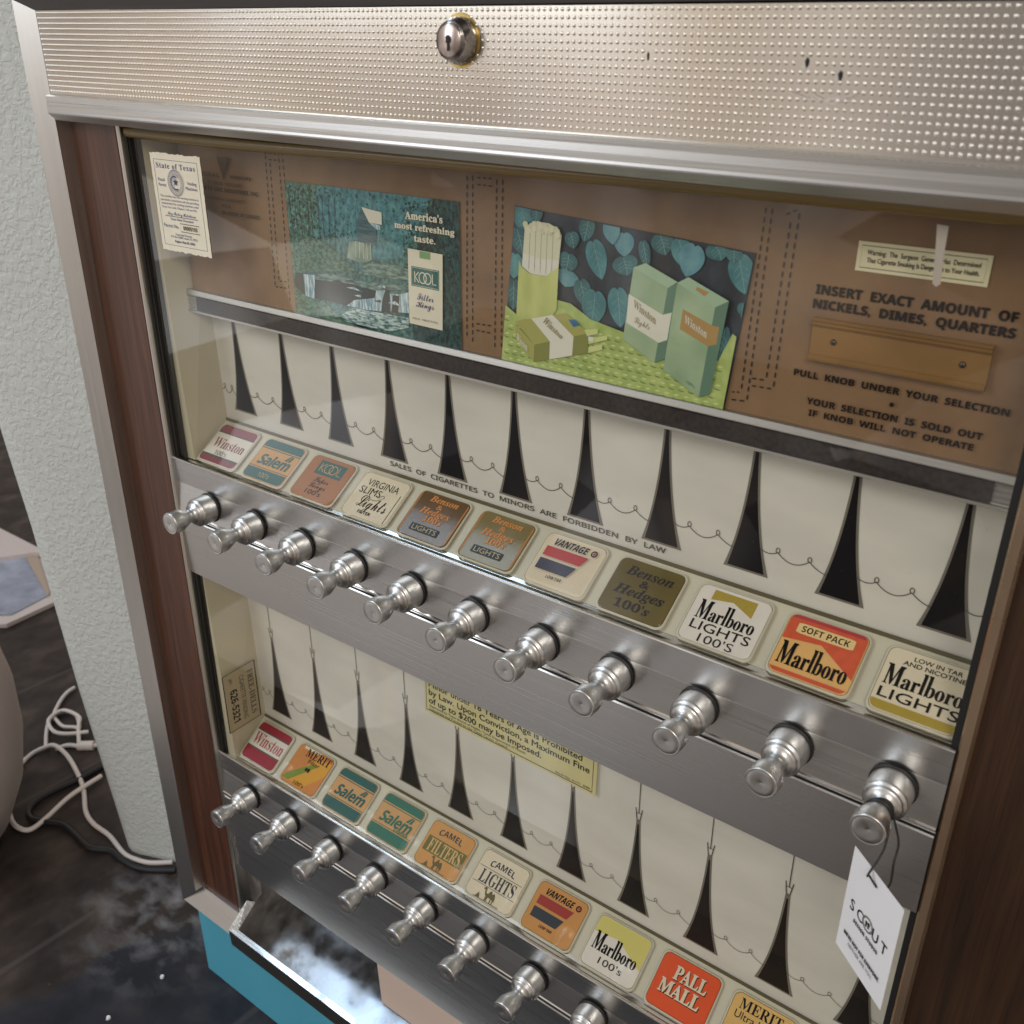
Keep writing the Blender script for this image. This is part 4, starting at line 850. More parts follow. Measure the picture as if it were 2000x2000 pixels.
def camel_card(i, base, filters, label):
    c = Card(1, i, base); arch = lambda u, v: (u, v-.45*(u-CW/2)**2/CW)
    ink = flat('card_dark_blue_ink', 28, 32, 44, .35); cml = flat('card_olive_brown_ink', 96, 84, 30, .4)
    vb = .27 if filters else .30
    c.p.text('CAMEL', 'ssb', .22*CW, .76*CW, (1-vb)*CH+.0012, .13*CH, ink, warp=arch)
    if filters:
        c.raw([(.06, .36), (.97, .36), (.97, .70), (.06, .70)], cm('olive_green', 108, 104, 44)); c.txt('FILTERS', 'b', .14, .90, .67, .28, cm('pale_tan_ink', 220, 180, 120))
    else:
        c.line([(.04, .36), (.97, .36)], .0005, GREYD); c.line([(.04, .70), (.97, .70)], .0005, GREYD); c.txt('LIGHTS', 'b', .14, .90, .67, .27, ink)
    camel(c.p, .34*CW, .02*CH, .40*CH, cml); c.raw([(.24, .98), (.29, .86), (.34, .98)], cml); c.band(.97, 1.0, cml, .2, .75)
    return c.done(label)
camel_card(4, cm('camel_tan', 208, 152, 84, var=.06, scale=40), True, 'tan card with an olive band and a camel drawing')
camel_card(5, CR, False, 'cream card with dark blue lettering and a camel drawing')
vantage(1, 6, cm('toffee_tan', 200, 142, 76, var=.06, scale=40), cm('brick_red', 158, 48, 38), cm('slate_blue', 44, 52, 60), False, 'tan card with red and slate slanted bars')
c = Card(1, 7, CRW); YE = cm('pale_yellow', 208, 198, 112); c.poly([(-.1, -.1), (1.1, -.1), (1.1, .16), (-.1, .16)], YE); c.p.poly(c.q([(.014, .159), (.55, .159), (.46, .30), (.014, .36)]), YE); c.p.poly(c.q([(.54, .159), (.985, .159), (.985, .62), (.46, .30)]), YE); c.p.tall(.08*CW, .90*CW, .34*CH, .165*CH, .35*CH, K); c.txt("100's", 'n',   .30, .74, .87, .13, K); c.done('white card with a pale yellow chevron')
c = Card(1, 8, cm('vermilion', 222, 84, 40, var=.04, scale=30), None); [c.txt(t_, 'b', u0+o_, u1+o_, v_+o_, .245, m_, bold=.0003) for o_, m_ in ((.014, K), (0, CR)) for t_, u0, u1, v_ in (('PALL', .27, .83, .40), ('MALL', .12, .82, .71))]; c.done('vermilion card with cream slab capitals shaded black')
c = Card(1, 9, cm('pale_ochre', 218, 178, 108, var=.06, scale=40)); c.txt('MERIT', 'b', .12, .80, .26, .19, K); c.txt('Ultra Lights', 'n', .10, .84, .43, .13, K); c.txt('FILTER', 'n', .34, .60, .55, .07, K); c.done('pale ochre card with black serif capitals')

# knob rails --------------------------------------------------------------------------------------------
def rail(dz, fb):
    b = B()
    b.prism_x([(.0610, .0350+dz), (.0585, .0368+dz), (.0560, .0352+dz), (.0520, .0350+dz), (.0500, .0362+dz), (.0490, .0380+dz), (.0478, .0386+dz), (.0466, .0382+dz), (.0462, .0372+dz), (.0474, .0128+dz), (.0473, .0124+dz), (.0446, -.0163+dz), (.0439, -.0176+dz), (.0439, -.0186+dz), (.0500, -.0190+dz), (.0610, -.0190+dz)], XL, XR, ALU_X,
        mats=[ALU_RIM]*8+[ALU_X]*3+[ALU_RIM]*2+[BLACK]*3)
    part(b, 'knob_rail', 'brushed aluminium rail with a bright rolled lip')
    b = B(); b.prism_x([(.0600, -.0192+dz), (.0500, -.0192+dz), (.0500, -.0212+dz), (.0470, -.0214+dz), (.0466, -.0219+dz), (.0474, -.0225+dz), (.0454, -.0231+dz), (.0446, -.0242+dz), (.0472, fb+dz), (.0500, fb+dz), (.0600, fb+.002+dz)], XL, XR, ALU_X, mats=[BLACK, BLACK, BLACK, ALU_X, BLACK, ALU_X, ALU_X, ALU_X, ALU_X, BLACK, BLACK])
    part(b, 'rail_fascia')
rail(0, -.0862); rail(-.3500, -.1305)

def knob_proto():
    b = B()
    b.lathe_y([(.00001, .0014), (.0010, .0011), (.0022, .0009), (.0060, .0006), (.0086, .0006), (.0091, .0009), (.0094, .0005), (.0099, .0006), (.0103, .0016), (.0104, .0085), (.0100, .0110), (.0082, .0155), (.0066, .0190), (.0061, .0212), (.0064, .0232), (.0078, .0252), (.0098, .0262), (.0108, .0268), (.0112, .0278), (.0113, .0286), (.0124, .0290), (.0132, .0300), (.0134, .0312), (.0134, .0436), (.0130, .0447)], ALU_KNOB, 0, 0, 48)
    o = b.build('pull_knob', VM, 'cast aluminium pull knob with a waisted neck')
    w = B(); w.lathe_y([(.0120, .0444), (.0138, .0445), (.0143, .0449), (.0145, .0455), (.0120, .0458)], RUBBER, 0, 0, 40)  # black ring added as the shadow behind the knob collar
    r = w.build('shadow_gap_ring'); r.parent = o; r.matrix_parent_inverse = Matrix()
    return o, r
K0, K0r = knob_proto()
spots = [(i*PITCH, 0.0) for i in range(11)]+[(-.0022+i*PITCH, -.3495) for i in range(8)]
for i, (x, z) in enumerate(spots):
    if i == 0: o, r = K0, K0r
    else:
        o = K0.copy(); C.objects.link(o); r = K0r.copy(); C.objects.link(r); r.parent = o; r.matrix_parent_inverse = Matrix()
    o.parent = VM; o.location = (x-VM.location.x+VM.location.x, -.0004, z); o.matrix_parent_inverse = Matrix.Translation(VM.location).inverted()
    o.rotation_euler = (R(random.uniform(-1.2, 1.2)), R(random.uniform(0, 360)), R(random.uniform(-1.2, 1.2)))

# delivery chute ------------------------------------------------------------------------------------------
b = B()
TX0, TX1, FW = -.0407, .6530, .0102
fl_y = lambda y: -.5876+(y-.0434)*.36
b.add([(TX0+FW, .036, fl_y(.036)), (TX1-FW, .036, fl_y(.036)), (TX1-FW, .106, fl_y(.106)), (TX0+FW, .106, fl_y(.106))], [(0, 1, 2, 3)], TRAYM)
part(b, 'chute_floor', 'dusty sloping metal floor of the delivery chute')
b = B()
for xo, xi in ((TX0, TX0+FW), (TX1, TX1-FW)):
    b.add([(xo, .0465, -.5306), (xi, .0510, -.5306), (xi, .0225, -.5512), (xo, .0165, -.5528)], [(0, 1, 2, 3)], ALU_RIM)      # side flange
    b.add([(xi, .106, -.500), (xi, .0510, -.5306), (xi, .0225, -.5512), (xi, .0360, -.60), (xi, .106, -.60)], [(0, 1, 2, 3, 4)], ALU_DULL)      # inner cheek
    b.add([(xo, .0465, -.5306), (xo, .0165, -.5528), (xo, .0175, -.5775), (xo, .060, -.5775)], [(0, 1, 2, 3)], ALU_DULL)
b.add([(TX0, .0165, -.5528), (TX1, .0165, -.5528), (TX1-FW, .0225, -.5512), (TX0+FW, .0225, -.5512)], [(0, 1, 2, 3)], ALU_RIM)   # front rim
b.add([(TX0+FW, .0225, -.5512), (TX1-FW, .0225, -.5512), (TX1-FW, .0360, fl_y(.036)), (TX0+FW, .0360, fl_y(.036))], [(0, 1, 2, 3)], ALU_DULL)
b.add([(TX0, .0165, -.5528), (TX0, .0175, -.5775), (TX1, .0175, -.5775), (TX1, .0165, -.5528)], [(0, 1, 2, 3)], mat('tray_front_metal', (.20, .18, .165, 1), .35, .9, rvar=.06))
b.add([(TX0, .0175, -.5775), (TX0, .0340, -.5985), (TX1, .0340, -.5985), (TX1, .0175, -.5775)], [(0, 1, 2, 3)], ALU_DULL)
part(b, 'delivery_tray', 'open silver tray with wide flanged rim')
b = B(); b.box(XL, XR, .106, .111, -.58, -.478, ALU_DULL); b.box(XL, -.0285, .060, .105, -.552, -.478, ALU_DULL)
part(b, 'chute_back')
b = B(); q = [(.1195, .0990, fl_y(.0990)+.003), (.1580, .0672, fl_y(.0672)+.004), (.62, .0672, fl_y(.0672)+.006), (.62, .0990, fl_y(.0990)+.006)]  # added wedge; its peach colour stands in for a warm reflection
b.add(q+[(x, y, z-.0012) for x, y, z in q], [(0, 1, 2, 3), (7, 6, 5, 4), (0, 4, 5, 1), (1, 5, 6, 2), (2, 6, 7, 3), (3, 7, 4, 0)], flat('painted_peach_reflection', 214, 192, 180, .5))
part(b, 'peach_reflection_wedge', 'pale peach wedge in the chute standing in for a warm reflection')
b = B(); b.box(-.147, XEND-.01, .0436, .44, FZ+.0005, -.6025, TEAL); part(b, 'kick_plate', 'flat teal painted base')

# ------------------------------------------------------------------ paper things on the machine
def sheet(b, O, U, V, w, h, m, ragged=0.0, th=.00015):
    p = Print(b, O, U, V, 0); pts = []
    for a, c in (((0, 0), (w, 0)), ((w, 0), (w, h)), ((w, h), (0, h)), ((0, h), (0, 0))):
        n = 26 if ragged else 1
        for i in range(n):
            t = i/n; jx = random.uniform(-ragged, ragged) if i else 0; u = a[0]+(c[0]-a[0])*t; v = a[1]+(c[1]-a[1])*t
            if a[1] == c[1]: v += jx
            else: u += jx*.4
            pts.append((u, v))
    n = len(pts); f = [p.at(u, v, 0)+p.N*th for u, v in pts]; k = [p.at(u, v, 0) for u, v in pts]
    b.add(f+k, [tuple(range(n)), tuple(range(2*n-1, n-1, -1))]+[(i, i+n, (i+1) % n+n, (i+1) % n) for i in range(n)], m)
    return Print(b, Vector(O)+p.N*th, U, V, .0001)
# tax permit on the glass
GY = .0505
b = B(); p = sheet(b, (-.0229, GY, .2348), (1, 0, 0), (0, 0, 1), .0653, .0780, PAPER, .0006)
OX, OZ = -.0229, .2348; p.STEP = .00003
def S(key, t, mode, m=BLUE, **k): u0, u1, v0, cp = D[key]; p.text(t, mode, u0-OX, u1-OX, v0-OZ, cp, m, **k)
p.ribbon([(u-OX, v-OZ) for u, v in ((-.0187, .3078), (.0379, .3078), (.0379, .2397), (-.0187, .2397))], .0005, BLUE, True)
S('p_state', 'State of Texas', 'b', space=1.15); S('p_retail', 'Retail', 'n'); S('p_permit', 'Permit', 'n'); S('p_vend', 'Vending', 'n'); S('p_mach', 'Machines', 'n')
S('p_b1', 'This certifies that this vending machine is', 'n'); S('p_b2', 'permitted in accordance with the permitting', 'n'); S('p_b3', 'requirements for vending machines under', 'n'); S('p_b4', 'Texas Tax Code, Chapters 154 and 155.', 'n')
S('p_sig', 'Kay Bailey Hutchison', 'bsc'); S('p_tst', 'Texas State Treasurer', 'b'); S('p_no', 'Permit No.', 'n'); S('p_num', '00005193', 'ssb', INK)
S('p_try', 'Texas State Treasury', 'b'); S('p_po', 'P.O. Box 12608, Austin, TX 78711', 'b'); S('p_exp', 'Expires May 31, 1994', 'b', bold=.00006)
p.ribbon([(-.0124-OX, .2637-OZ), (.0309-OX, .2637-OZ)], .0004, BLUE); p.ribbon([(u-OX, v-OZ) for u, v in ((.0063, .2587), (.0312, .2587), (.0312, .2522), (.0063, .2522))], .0004, INK, True)
sx_, sz_ = .0079-OX, .2908-OZ
p.ring(sx_, sz_, .0100, .0004, BLUE); p.ring(sx_, sz_, .0093, .0002, BLUE); p.ring(sx_, sz_, .0066, .0003, BLUE)
for i in range(30):
    a = 2*math.pi*i/30; p.ribbon([(sx_+.0074*math.cos(a), sz_+.0074*math.sin(a)), (sx_+.0086*math.cos(a+.06), sz_+.0086*math.sin(a+.06))], .0005, BLUE, bump=False)
p.poly([(sx_+(.0036 if i % 2 == 0 else .0014)*math.sin(math.pi*i/5), sz_+.0006+(.0036 if i % 2 == 0 else .0014)*math.cos(math.pi*i/5)) for i in range(10)], BLUE)
for i in range(22):
    a = R(-65)-R(230)*i/21; p.disc(sx_+.0052*math.cos(a+R(60)*0), sz_+.0052*math.sin(a), .00062, BLUE, 8)
thing(b.build('permit_sticker', origin=(.0097, GY, .27)), 'ivory state permit sticker with blue printing on the glass corner', 'sticker')
# health warning label
b = B(); p = sheet(b, (.5558, LY-.0006, .2861), (1, 0, 0), (0, 0, 1), .0665, .0154, flat('cream_label_paper', 226, 219, 182, .5)); OX, OZ = .5558, .2861; p.STEP = .00004
p.ribbon([(u, v) for u, v in ((.0022, .0020), (.0643, .0020), (.0643, .0134), (.0022, .0134))], .00035, INKBR, True)
S('w1', 'Warning:  The  Surgeon  General  Has  Determined', 'n', INK, bold=.00005); S('w2', 'That Cigarette Smoking Is Dangerous to Your Health.', 'n', INK, bold=.00005)
thing(b.build('warning_label', origin=(.589, LY, .294)), 'small yellowed health warning label above the coin instructions', 'sticker')
b = B(); t_ = D['tape']; n = len(t_); b.add([(x, .0504, z) for x, z in t_]+[(x, .0502, z) for x, z in t_], [tuple(range(n)), tuple(range(n, 2*n))], flat('dull_white_tape', 170, 162, 150, .6)); b.add([(x, .0504, z) for x, z in t_]+[(x, .0502, z) for x, z in t_], [(i, (i+1) % n, (i+1) % n+n, i+n) for i in range(n)], MATS['dull_white_tape'])
thing(b.build('tape_scrap', origin=(.604, .0503, .304)), 'narrow torn strip of whitish tape on the glass over the warning label', 'tape')
# minors notice on the lower board
ct, st_ = math.cos(.0145), math.sin(.0145)
b = B(); p = sheet(b, (.2168, .0946, -.1644), (ct, 0, -st_), (st_, 0, ct), .1868, .0950, PAPERY); p.STEP = .00004
p.ribbon([(.0020, .0935), (.0020, .0030), (.1832, .0030), (.1832, .0935)], .0009, INKBR)
lw = lambda z, t, u1, cp: p.text(t, 'n', .0053, u1, z, cp, INK, bold=.00014)
lw(.0298, 'Minor under 18 Years of Age is Prohibited', .1722, .0062); lw(.0208, 'by Law. Upon Conviction, a Maximum Fine', .1798, .0062); lw(.0118, 'of up to $200 may be Imposed.', .1316, .0062)
p.text('Approved by Texas Board of Health, Texas Department of Health', 'n', .0056, .1152, .0076, .0024, INK); p.text('Supported and Funded by the Texas Cancer Council', 'n', .0056, .0956, .0040, .0024, INK); p.text('Stock No. 4-171  8/89', 'n', .1468, .1812, .0046, .0022, INK)
thing(b.build('notice_sticker', origin=(.31, .0946, -.13)), 'yellowed minors notice sticker half hidden behind the upper knob rail', 'sticker')
# telephone sticker on the lower side wall
b = B(); p = sheet(b, (-.0294, .0492, -.2072), (0, 0, -1), (0, 1, 0), .0736, .0432, flat('buff_sticker_paper', 178, 164, 132, .55)); p.STEP = .00004
p.ribbon([(.0006, .0006), (.0730, .0006), (.0730, .0426), (.0006, .0426)], .0013, INK, True)
p.text('FREE-DELLS', 'b', .0085, .0655, .0318, .0072, GREYD); p.text('CIGARETTE VENDING', 'n', .0100, .0660, .0210, .0058, GREYD); p.text('626-5321', 'ssb', .0225, .0640, .0075, .0090, INK); p.text('ph.', 'n', .0080, .0150, .0085, .0040, GREYD)
thing(b.build('phone_sticker', origin=(-.03, .07, -.244)), 'buff telephone number sticker on the lower inner side wall', 'sticker')

# advertising posters
def tree_mat(name, c1, c2, sc=90, st=(1, 1, .6)): return mat(name, c1, .5, var=.5, scale=sc, stretch=st, col2=c2, detail=8, sharp=.4)
b = B(); y_ = LY-.0008
FOR = tree_mat('print_forest', rgb(22, 66, 64), rgb(80, 140, 134), 260, (1, 1, .8)); SKYB = tree_mat('print_blue_forest', rgb(42, 104, 116), rgb(88, 150, 156), 220, (1, 1, .8)); DKF = tree_mat('print_dark_forest', rgb(8, 24, 26), rgb(40, 84, 80), 300); BNK = tree_mat('print_bank', rgb(26, 66, 52), rgb(92, 138, 110), 260, (1, 1, 1.8)); RCK = tree_mat('print_rock', rgb(58, 92, 86), rgb(132, 162, 150), 260, (.6, 1, 2)); CAV = tree_mat('print_cave', rgb(12, 18, 18), rgb(30, 46, 42), 60); FALL = tree_mat('print_fall', rgb(96, 140, 156), rgb(214, 230, 232), 260, (2.4, 1, .35)); POOL = tree_mat('print_pool', rgb(46, 98, 104), rgb(196, 218, 214), 420, (.5, 1, 1.6)); ROOF = flat('print_roof', 216, 214, 196, .5); HSE = tree_mat('print_house', rgb(34, 74, 84), rgb(70, 110, 118), 200, (.3, 1, 3)); LIT = flat('print_cream', 226, 220, 198, .5); GRB = flat('print_stamp_green', 126, 164, 112, .5); TLB = flat('print_teal_box', 16, 98, 94, .5)
p = sheet(b, (.1079, y_, .178), (1, 0, 0), (0, 0, 1), .1750, .1192, FOR); O2 = (.1079, .178); p.STEP = .00003
PP = lambda k: [(x-O2[0], z-O2[1]) for x, z in D[k]]
W_, H_ = .1750, .1192
p.poly([(.0, .075), (.05, .085), (.09, .070), (.120, .075), (.150, .1192), (.0, .1192)], SKYB)
p.poly([(0, .055), (.018, .062), (.03, .09), (.036, .1192), (0, .1192)], tree_mat('print_left_trees', rgb(22, 66, 58), rgb(86, 142, 122), 240))
p.poly([(.128, .05), (.135, .085), (.152, .1192), (.1748, .1192), (.1748, 0), (.128, 0)], DKF)
DAB = [flat('print_dab_a', 28, 74, 72, .5), flat('print_dab_b', 70, 132, 126, .5), flat('print_dab_c', 96, 152, 146, .5), flat('print_dab_d', 14, 44, 46, .5), flat('print_dab_e', 46, 100, 84, .5)]
def dabs(n, u0, u1, v0, v1, ms, sz):
    for m in ms:
        L_ = []
        for i in range(n):
            u = random.uniform(u0, u1); v = random.uniform(v0, v1); a = random.uniform(0, 6.28); r = sz*random.uniform(.4, 1.3); k = random.choice((3, 4, 5))
            L_.append([(min(max(u+r*random.uniform(.5, 1)*math.cos(a+6.28*j/k), .0004), .1746), min(v+r*random.uniform(.5, 1)*math.sin(a+6.28*j/k), .1188)) for j in range(k)])
        p.polys(L_, m)
dabs(130, .002, .036, .062, .118, DAB, .0016); dabs(130, .036, .128, .082, .118, [DAB[1], DAB[0], DAB[1]], .0014); dabs(190, .122, .174, .02, .118, [DAB[3], DAB[0], DAB[4], DAB[3]], .0014)
for i in range(9): u = .006+i*.0055+random.uniform(-.002, .002); p.ribbon([(u, .062+random.uniform(0, .01)), (u+random.uniform(-.003, .003), .112)], .0005, DAB[3], bump=False)
p.poly(PP('a1_hill'), BNK); dabs(90, .004, .05, .052, .074, [DAB[4], DAB[0], DAB[1]], .0015); p.poly(PP('a1_hill')[3:]+[PP('a1_hill')[2]], BNK); p.poly(PP('a1_bridge'), tree_mat('print_mist', rgb(96, 128, 112), rgb(160, 176, 156), 120)); p.poly(PP('a1_house'), HSE); p.poly(PP('a1_roof'), ROOF); p.poly(PP('a1_flap'), FALL)
for i in range(5): p.ribbon([(.0735+i*.004, .0700), (.0742+i*.0038, .082)], .0004, LIT, bump=False)
for i in range(4): p.ribbon([(.079, .085+i*.0045), (.0885, .0842+i*.0045)], .0004, CAV, bump=False)
p.poly(PP('a1_dark1'), CAV); p.poly(PP('a1_rock'), RCK); p.poly(PP('a1_cave'), CAV); p.poly(PP('a1_ledge'), RCK); p.poly(PP('a1_fall1'), FALL); p.poly(PP('a1_fall3'), FALL); p.poly(PP('a1_darkrock'), CAV); p.poly(PP('a1_darkr2'), CAV); p.poly(PP('a1_fall2'), FALL); p.poly(PP('a1_pool'), POOL); p.poly(PP('a1_bank'), BNK)
for i in range(16):
    u = random.uniform(.012, .12); v = random.uniform(.038, .052); p.poly([(u, v), (u+random.uniform(.006, .018), v+random.uniform(-.001, .001)), (u+.008, v+random.uniform(.001, .003))], random.choice([RCK, CAV, BNK, FALL])) if u > .03 else None
p.poly(PP('a1_pack'), LIT); p.poly(PP('a1_stamp'), GRB); p.poly(PP('a1_kbox'), TLB); q = PP('a1_kbox2'); p.ribbon(q, .0003, LIT, True)
u0, u1, v0, cp = D['a1_kool']; kool_mark(p, u0-O2[0], u1-O2[0], v0-O2[1], cp, LIT, .0008)
OX, OZ = O2
S('a1_t1', "America's", 'b', LIT, bold=.00015); S('a1_t2', 'most refreshing', 'b', LIT, bold=.00015); S('a1_t3', 'taste.', 'b', LIT, bold=.00015); S('a1_filter', 'Filter', 'bsc', BLUE); S('a1_king', 'Kings', 'bsc', BLUE)
u0, u1, v0, cp = D['a1_mild']; p.text('MILD  MENTHOL', 'n', u0-OX, u1-OX, v0-OZ, .0013, GREYD)
thing(b.build('poster', origin=(.195, y_, .24)), 'teal waterfall and cabin advert poster behind the glass', 'poster', 'advert posters behind the glass')

b = B(); q = D['a2_out']; ex = [q[0], q[1], (q[2][0]-.0012, .178), (q[3][0]-.0010, .178)]
p = Print(b, (0, LY-.0006, 0), (1, 0, 0), (0, 0, 1), .0); p.STEP = .00003
NAV = tree_mat('print_navy', rgb(20, 26, 34), rgb(52, 60, 70), 70)
p.poly(ex, NAV); b.add([p.at(u, v, 0) for u, v in ex]+[(u, LY-.00005, v) for u, v in ex], [(i, (i+1) % 4, (i+1) % 4+4, i+4) for i in range(4)], NAV)
LF = [mat('print_leaf_a', rgb(44, 104, 112), .4, var=.3, scale=70, col2=rgb(92, 150, 154)), mat('print_leaf_b', rgb(32, 78, 86), .4, var=.3, scale=80, col2=rgb(70, 122, 126)), mat('print_leaf_c', rgb(66, 122, 136), .4, var=.3, scale=70, col2=rgb(118, 168, 178))]
VEIN = flat('print_vein', 120, 164, 160, .5)
for x0, z0, x1, z1, w, k in D['leaves']:
    ax = (x1-x0, z1-z0); L_ = math.hypot(*ax); a = (ax[0]/L_, ax[1]/L_); tl = random.uniform(-.35, .35); a = (a[0]*math.cos(tl)-a[1]*math.sin(tl), a[0]*math.sin(tl)+a[1]*math.cos(tl)); nn = (-a[1], a[0])
    heart = [(0, .06), (.18, -.0), (.55, .03), (.92, .20), (1.0, .42), (.86, .62), (.5, .84), (.0, 1.0)]
    f = lambda t, s_: (x0+a[0]*L_*t+nn[0]*w*s_, z0+a[1]*L_*t+nn[1]*w*s_)
    pts = smooth_curve([f(t, s_) for s_, t in heart], 3)+smooth_curve([f(t, -s_) for s_, t in heart[::-1]], 3)[1:-1]
    top = max(z for _, z in ex)
    def inside(pt): return (pt[0], min(pt[1], q[0][1]+(pt[0]-q[0][0])*(q[1][1]-q[0][1])/(q[1][0]-q[0][0])-.0004))
    def inx(pt):
        zl = (q[0][1]-pt[1])/(q[0][1]-q[3][1]); lx = q[0][0]+(q[3][0]-q[0][0])*zl+.0004; zr = (q[1][1]-pt[1])/(q[1][1]-q[2][1]); rx = q[1][0]+(q[2][0]-q[1][0])*zr-.0004; return (min(max(pt[0], lx), rx), pt[1])
    p.poly([inx(inside(t_)) for t_ in pts], LF[k]); p.ribbon([inx(inside(f(.08, 0))), inx(inside(f(.5, .04))), inx(inside(f(.95, 0)))], .0004, VEIN)
    for t in (.25, .42, .58): p.ribbon([inx(inside(f(t, 0))), inx(inside(f(t+.16, .55))), ], .00022, VEIN, bump=False); p.ribbon([inx(inside(f(t, 0))), inx(inside(f(t+.16, -.55)))], .00022, VEIN, bump=False)
G = lambda k: D['a2_'+k]
mt = mat('print_woven_mat', rgb(150, 172, 92), .5, var=.2, scale=120, col2=rgb(186, 202, 122))
p.poly(G('mat')[:-2]+[(ex[2][0], ex[2][1]), (ex[3][0], ex[3][1])], mt)
MD = flat('print_mat_dark', 112, 140, 74, .5); ML = flat('print_mat_light', 204, 214, 142, .5); sc_ = []; sl = []
for i in range(26):
    for j in range(9):
        u = .318+i*.0068+(j % 2)*.0034; v = .1775+j*.0058+(.0006*i)*0
        zt = np.interp(u, [.3234, .335, .3663, .3765, .3923, .4172, .4469, .4833, .4907], [.233, .2269, .2427, .2419, .234, .2297, .2174, .2232, .241])
        if v+.005 < zt and u < .486 and u > .3215:
            sc_.append([(u-.0030, v), (u-.0018, v-.0013), (u+.0006, v-.0016), (u+.0028, v-.0006), (u+.0016, v-.0008), (u-.0012, v-.0004)]); sl.append([(u-.0020, v+.0016), (u+.0002, v+.0024), (u+.0022, v+.0018), (u+.0008, v+.0010), (u-.0010, v+.0010)])
p.polys(sc_, MD); p.polys(sl, ML)
f_ = lambda n, *c: flat('print_'+n, *c, .5)
p.poly(G('cigs'), f_('cigarette', 214, 214, 184)); p.poly(G('filt'), f_('filter_white', 222, 222, 208))
for i in range(1, 6): t = i/6; p.ribbon([(.3391+.027*t, .2870-.002*t), (.3381+.0275*t, .2600-.002*t)], .0003, f_('cig_line', 120, 124, 100), bump=False)
p.lay += 1
for i in range(18):
    t = i/17; p.disc(.3400+.0262*t+random.uniform(-.001, .001), .2876-.0008*abs(t-.4)*4+random.uniform(-.0020, .0022), .0021, f_('cig_tip_%d' % (i % 3), 206+8*(i % 3), 206+6*(i % 3), 170+8*(i % 3)), 10)
p.poly(G('cup'), mat('print_cup', rgb(168, 180, 92), .5, var=.15, scale=60, stretch=(1, 1, .3), col2=rgb(206, 212, 136)))
OLV = f_('pack_olive', 168, 166, 92); OLD = f_('pack_olive_dark', 132, 136, 70); GRN = mat('print_pack_green', rgb(132, 160, 124), .5, var=.2, scale=30, col2=rgb(172, 194, 158)); GRD = f_('pack_green_dark', 96, 130, 108); GRT = f_('pack_top', 164, 192, 160); WHT = f_('pack_white', 222, 222, 206); GLD = f_('pack_gold', 176, 142, 84); GIN = f_('gold_ink', 150, 136, 96)
for k, m in (('lyl', OLV), ('lys', OLD), ('lyt', OLV), ('lyb', WHT), ('lyb2', WHT), ('blue', f_('stamp_blue', 52, 110, 150)), ('c1', ML), ('c2', ML), ('c3', ML), ('af', GRN), ('as_', GRD), ('at', GRT), ('aw', WHT), ('aw2', WHT), ('bf', GRN), ('bs', GRD), ('bt', GRT), ('bg', GLD), ('bg2', GLD), ('btg', GLD)): p.poly(G(k), m)
p.ribbon([G('c2')[0], ((G('c2')[0][0]*.7+G('c2')[1][0]*.3), G('c2')[0][1]*.7+G('c2')[1][1]*.3-.0012)], .003, WHT)
p.qtext('Winston', 'b', G('tw1'), GIN); p.qtext('Lights', 'bsc', G('tl'), GIN); p.qtext('Winston', 'b', G('tw2'), WHT); p.qtext('Winston', 'b', G('tw3'), GIN); p.qtext('Winston', 'b', G('tw4'), WHT); p.qtext("100's", 'n', G('100'), GRD)
thing(b.build('poster', origin=(.41, LY, .24)), 'green leafy advert poster with cigarette packs, hung slightly crooked', 'poster', 'advert posters behind the glass')

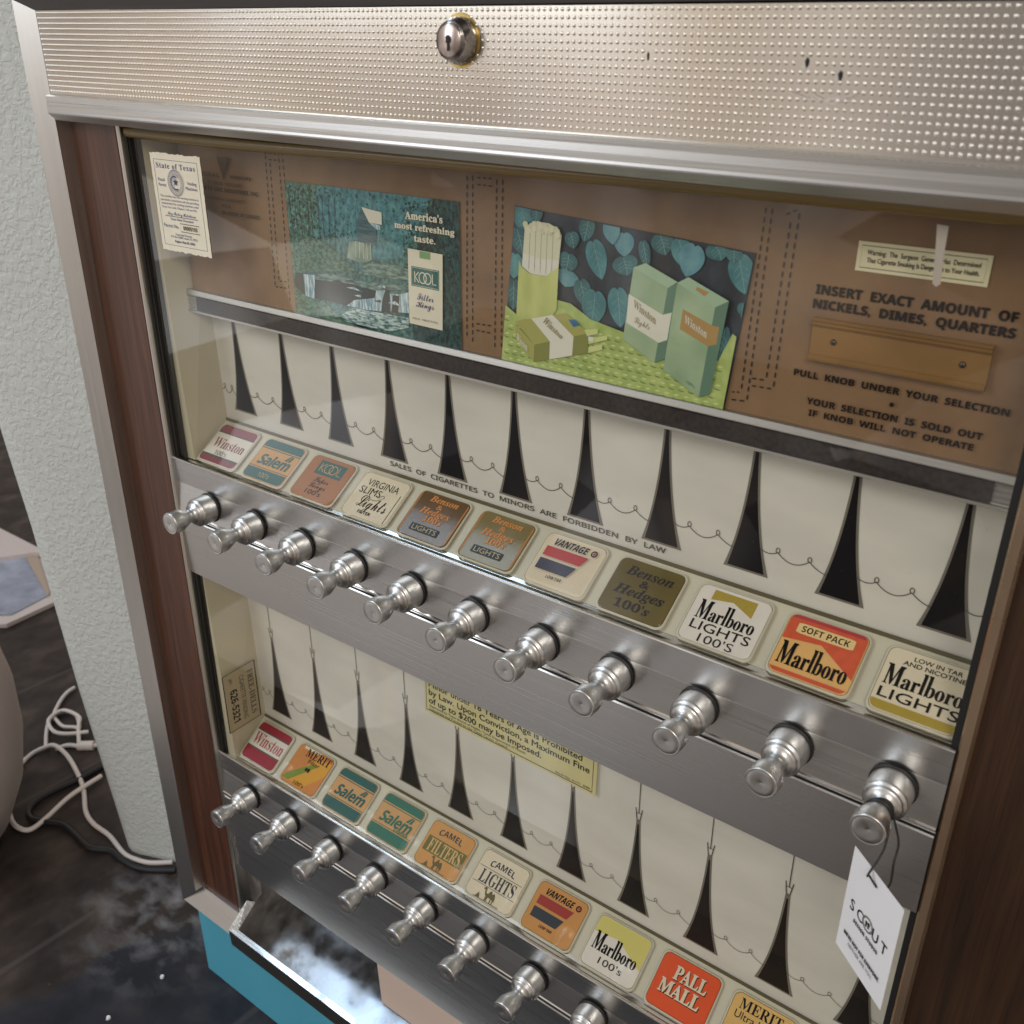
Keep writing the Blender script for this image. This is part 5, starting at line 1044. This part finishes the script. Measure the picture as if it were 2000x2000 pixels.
# swing tag on the last knob of the upper row
TLp = Vector((.6282, .0120, -.0247)); TRp = Vector((.6655, -.0184, -.0250)); U_ = (TRp-TLp).normalized(); V_ = Vector((0, 0, 1)); TW, TH = (TRp-TLp).length, .0780
tag = empty('hang_tag', (.6395, .018, .0))
thing(tag, 'white swing tag hanging by black elastic from the last upper knob', 'tag')
b = B(); p = sheet(b, TLp-V_*TH, U_, V_, TW, TH, WHITE, 0, .0004); p.STEP = .00004
fx = lambda a: a*TW; fz = lambda a: (1-a)*TH
p.text('SC', 'n', fx(.13), fx(.40), fz(.535), .0076, INK, space=1.5, bold=.00012); p.text('UT', 'n', fx(.60), fx(.89), fz(.535), .0076, INK, space=1.5, bold=.00012)
p.ring(fx(.495), fz(.475), .0048, .0009, GREYP); p.ring(fx(.495), fz(.475), .0041, .0003, GREYD)
for s_ in (-1, 1):
    p.disc(fx(.495)+s_*.0012, fz(.475)+.0008+s_*.0003, .0010, INK, 12, .0014); p.disc(fx(.495)+s_*.0012, fz(.475)-.0014+s_*.0003, .0008, INK, 12, .0009)
p.text('DESIGN STUDIO', 'ssb', fx(.25), fx(.75), fz(.605), .0025, INK, space=1.3, bold=.0001)
p.text("WE'RE NOT FOR EVERYONE.", 'ssb', fx(.12), fx(.88), fz(.80), .0027, INK, space=1.1, bold=.0001); p.text('NEITHER ARE YOU.', 'n', fx(.24), fx(.76), fz(.862), .0026, INK, space=1.1)
p.disc(fx(.50), fz(.085), .0011, BLACK, 14)
b.build('tag_card', tag)
hole = TLp+U_*TW*.5-V_*TH*.085
b = B(); cxk, czk = 10*PITCH, 0.0
b.tube([(cxk+.0066*math.cos(a), .0215+.0012*math.sin(a*2), czk+.0066*math.sin(a)) for a in [2*math.pi*i/32 for i in range(33)]], .0013, RUBBER, 8)
b.tube([(cxk+.0070*math.cos(a), .0196, czk+.0070*math.sin(a)) for a in [2*math.pi*i/32 for i in range(33)]], .0012, RUBBER, 8)
hN = U_.cross(V_).normalized()
l1 = smooth_curve([(cxk+.0070, .0200, -.002), (.6440, .0090, -.015), (.6410, -.0030, -.0265), tuple(hole+hN*.0028+Vector((-.0035, .003, .0035))), tuple(hole+hN*.0010)], 8)
l2 = smooth_curve([(cxk+.0072, .0215, .000), (.6490, .0180, -.014), (.6500, .0120, -.024), tuple(hole-hN*.004+Vector((.003, 0, .001))), tuple(hole-hN*.0006)], 8)
b.tube(l1, .00065, RUBBER, 8); b.tube(l2, .00065, RUBBER, 8); b.build('elastic_cord', tag)
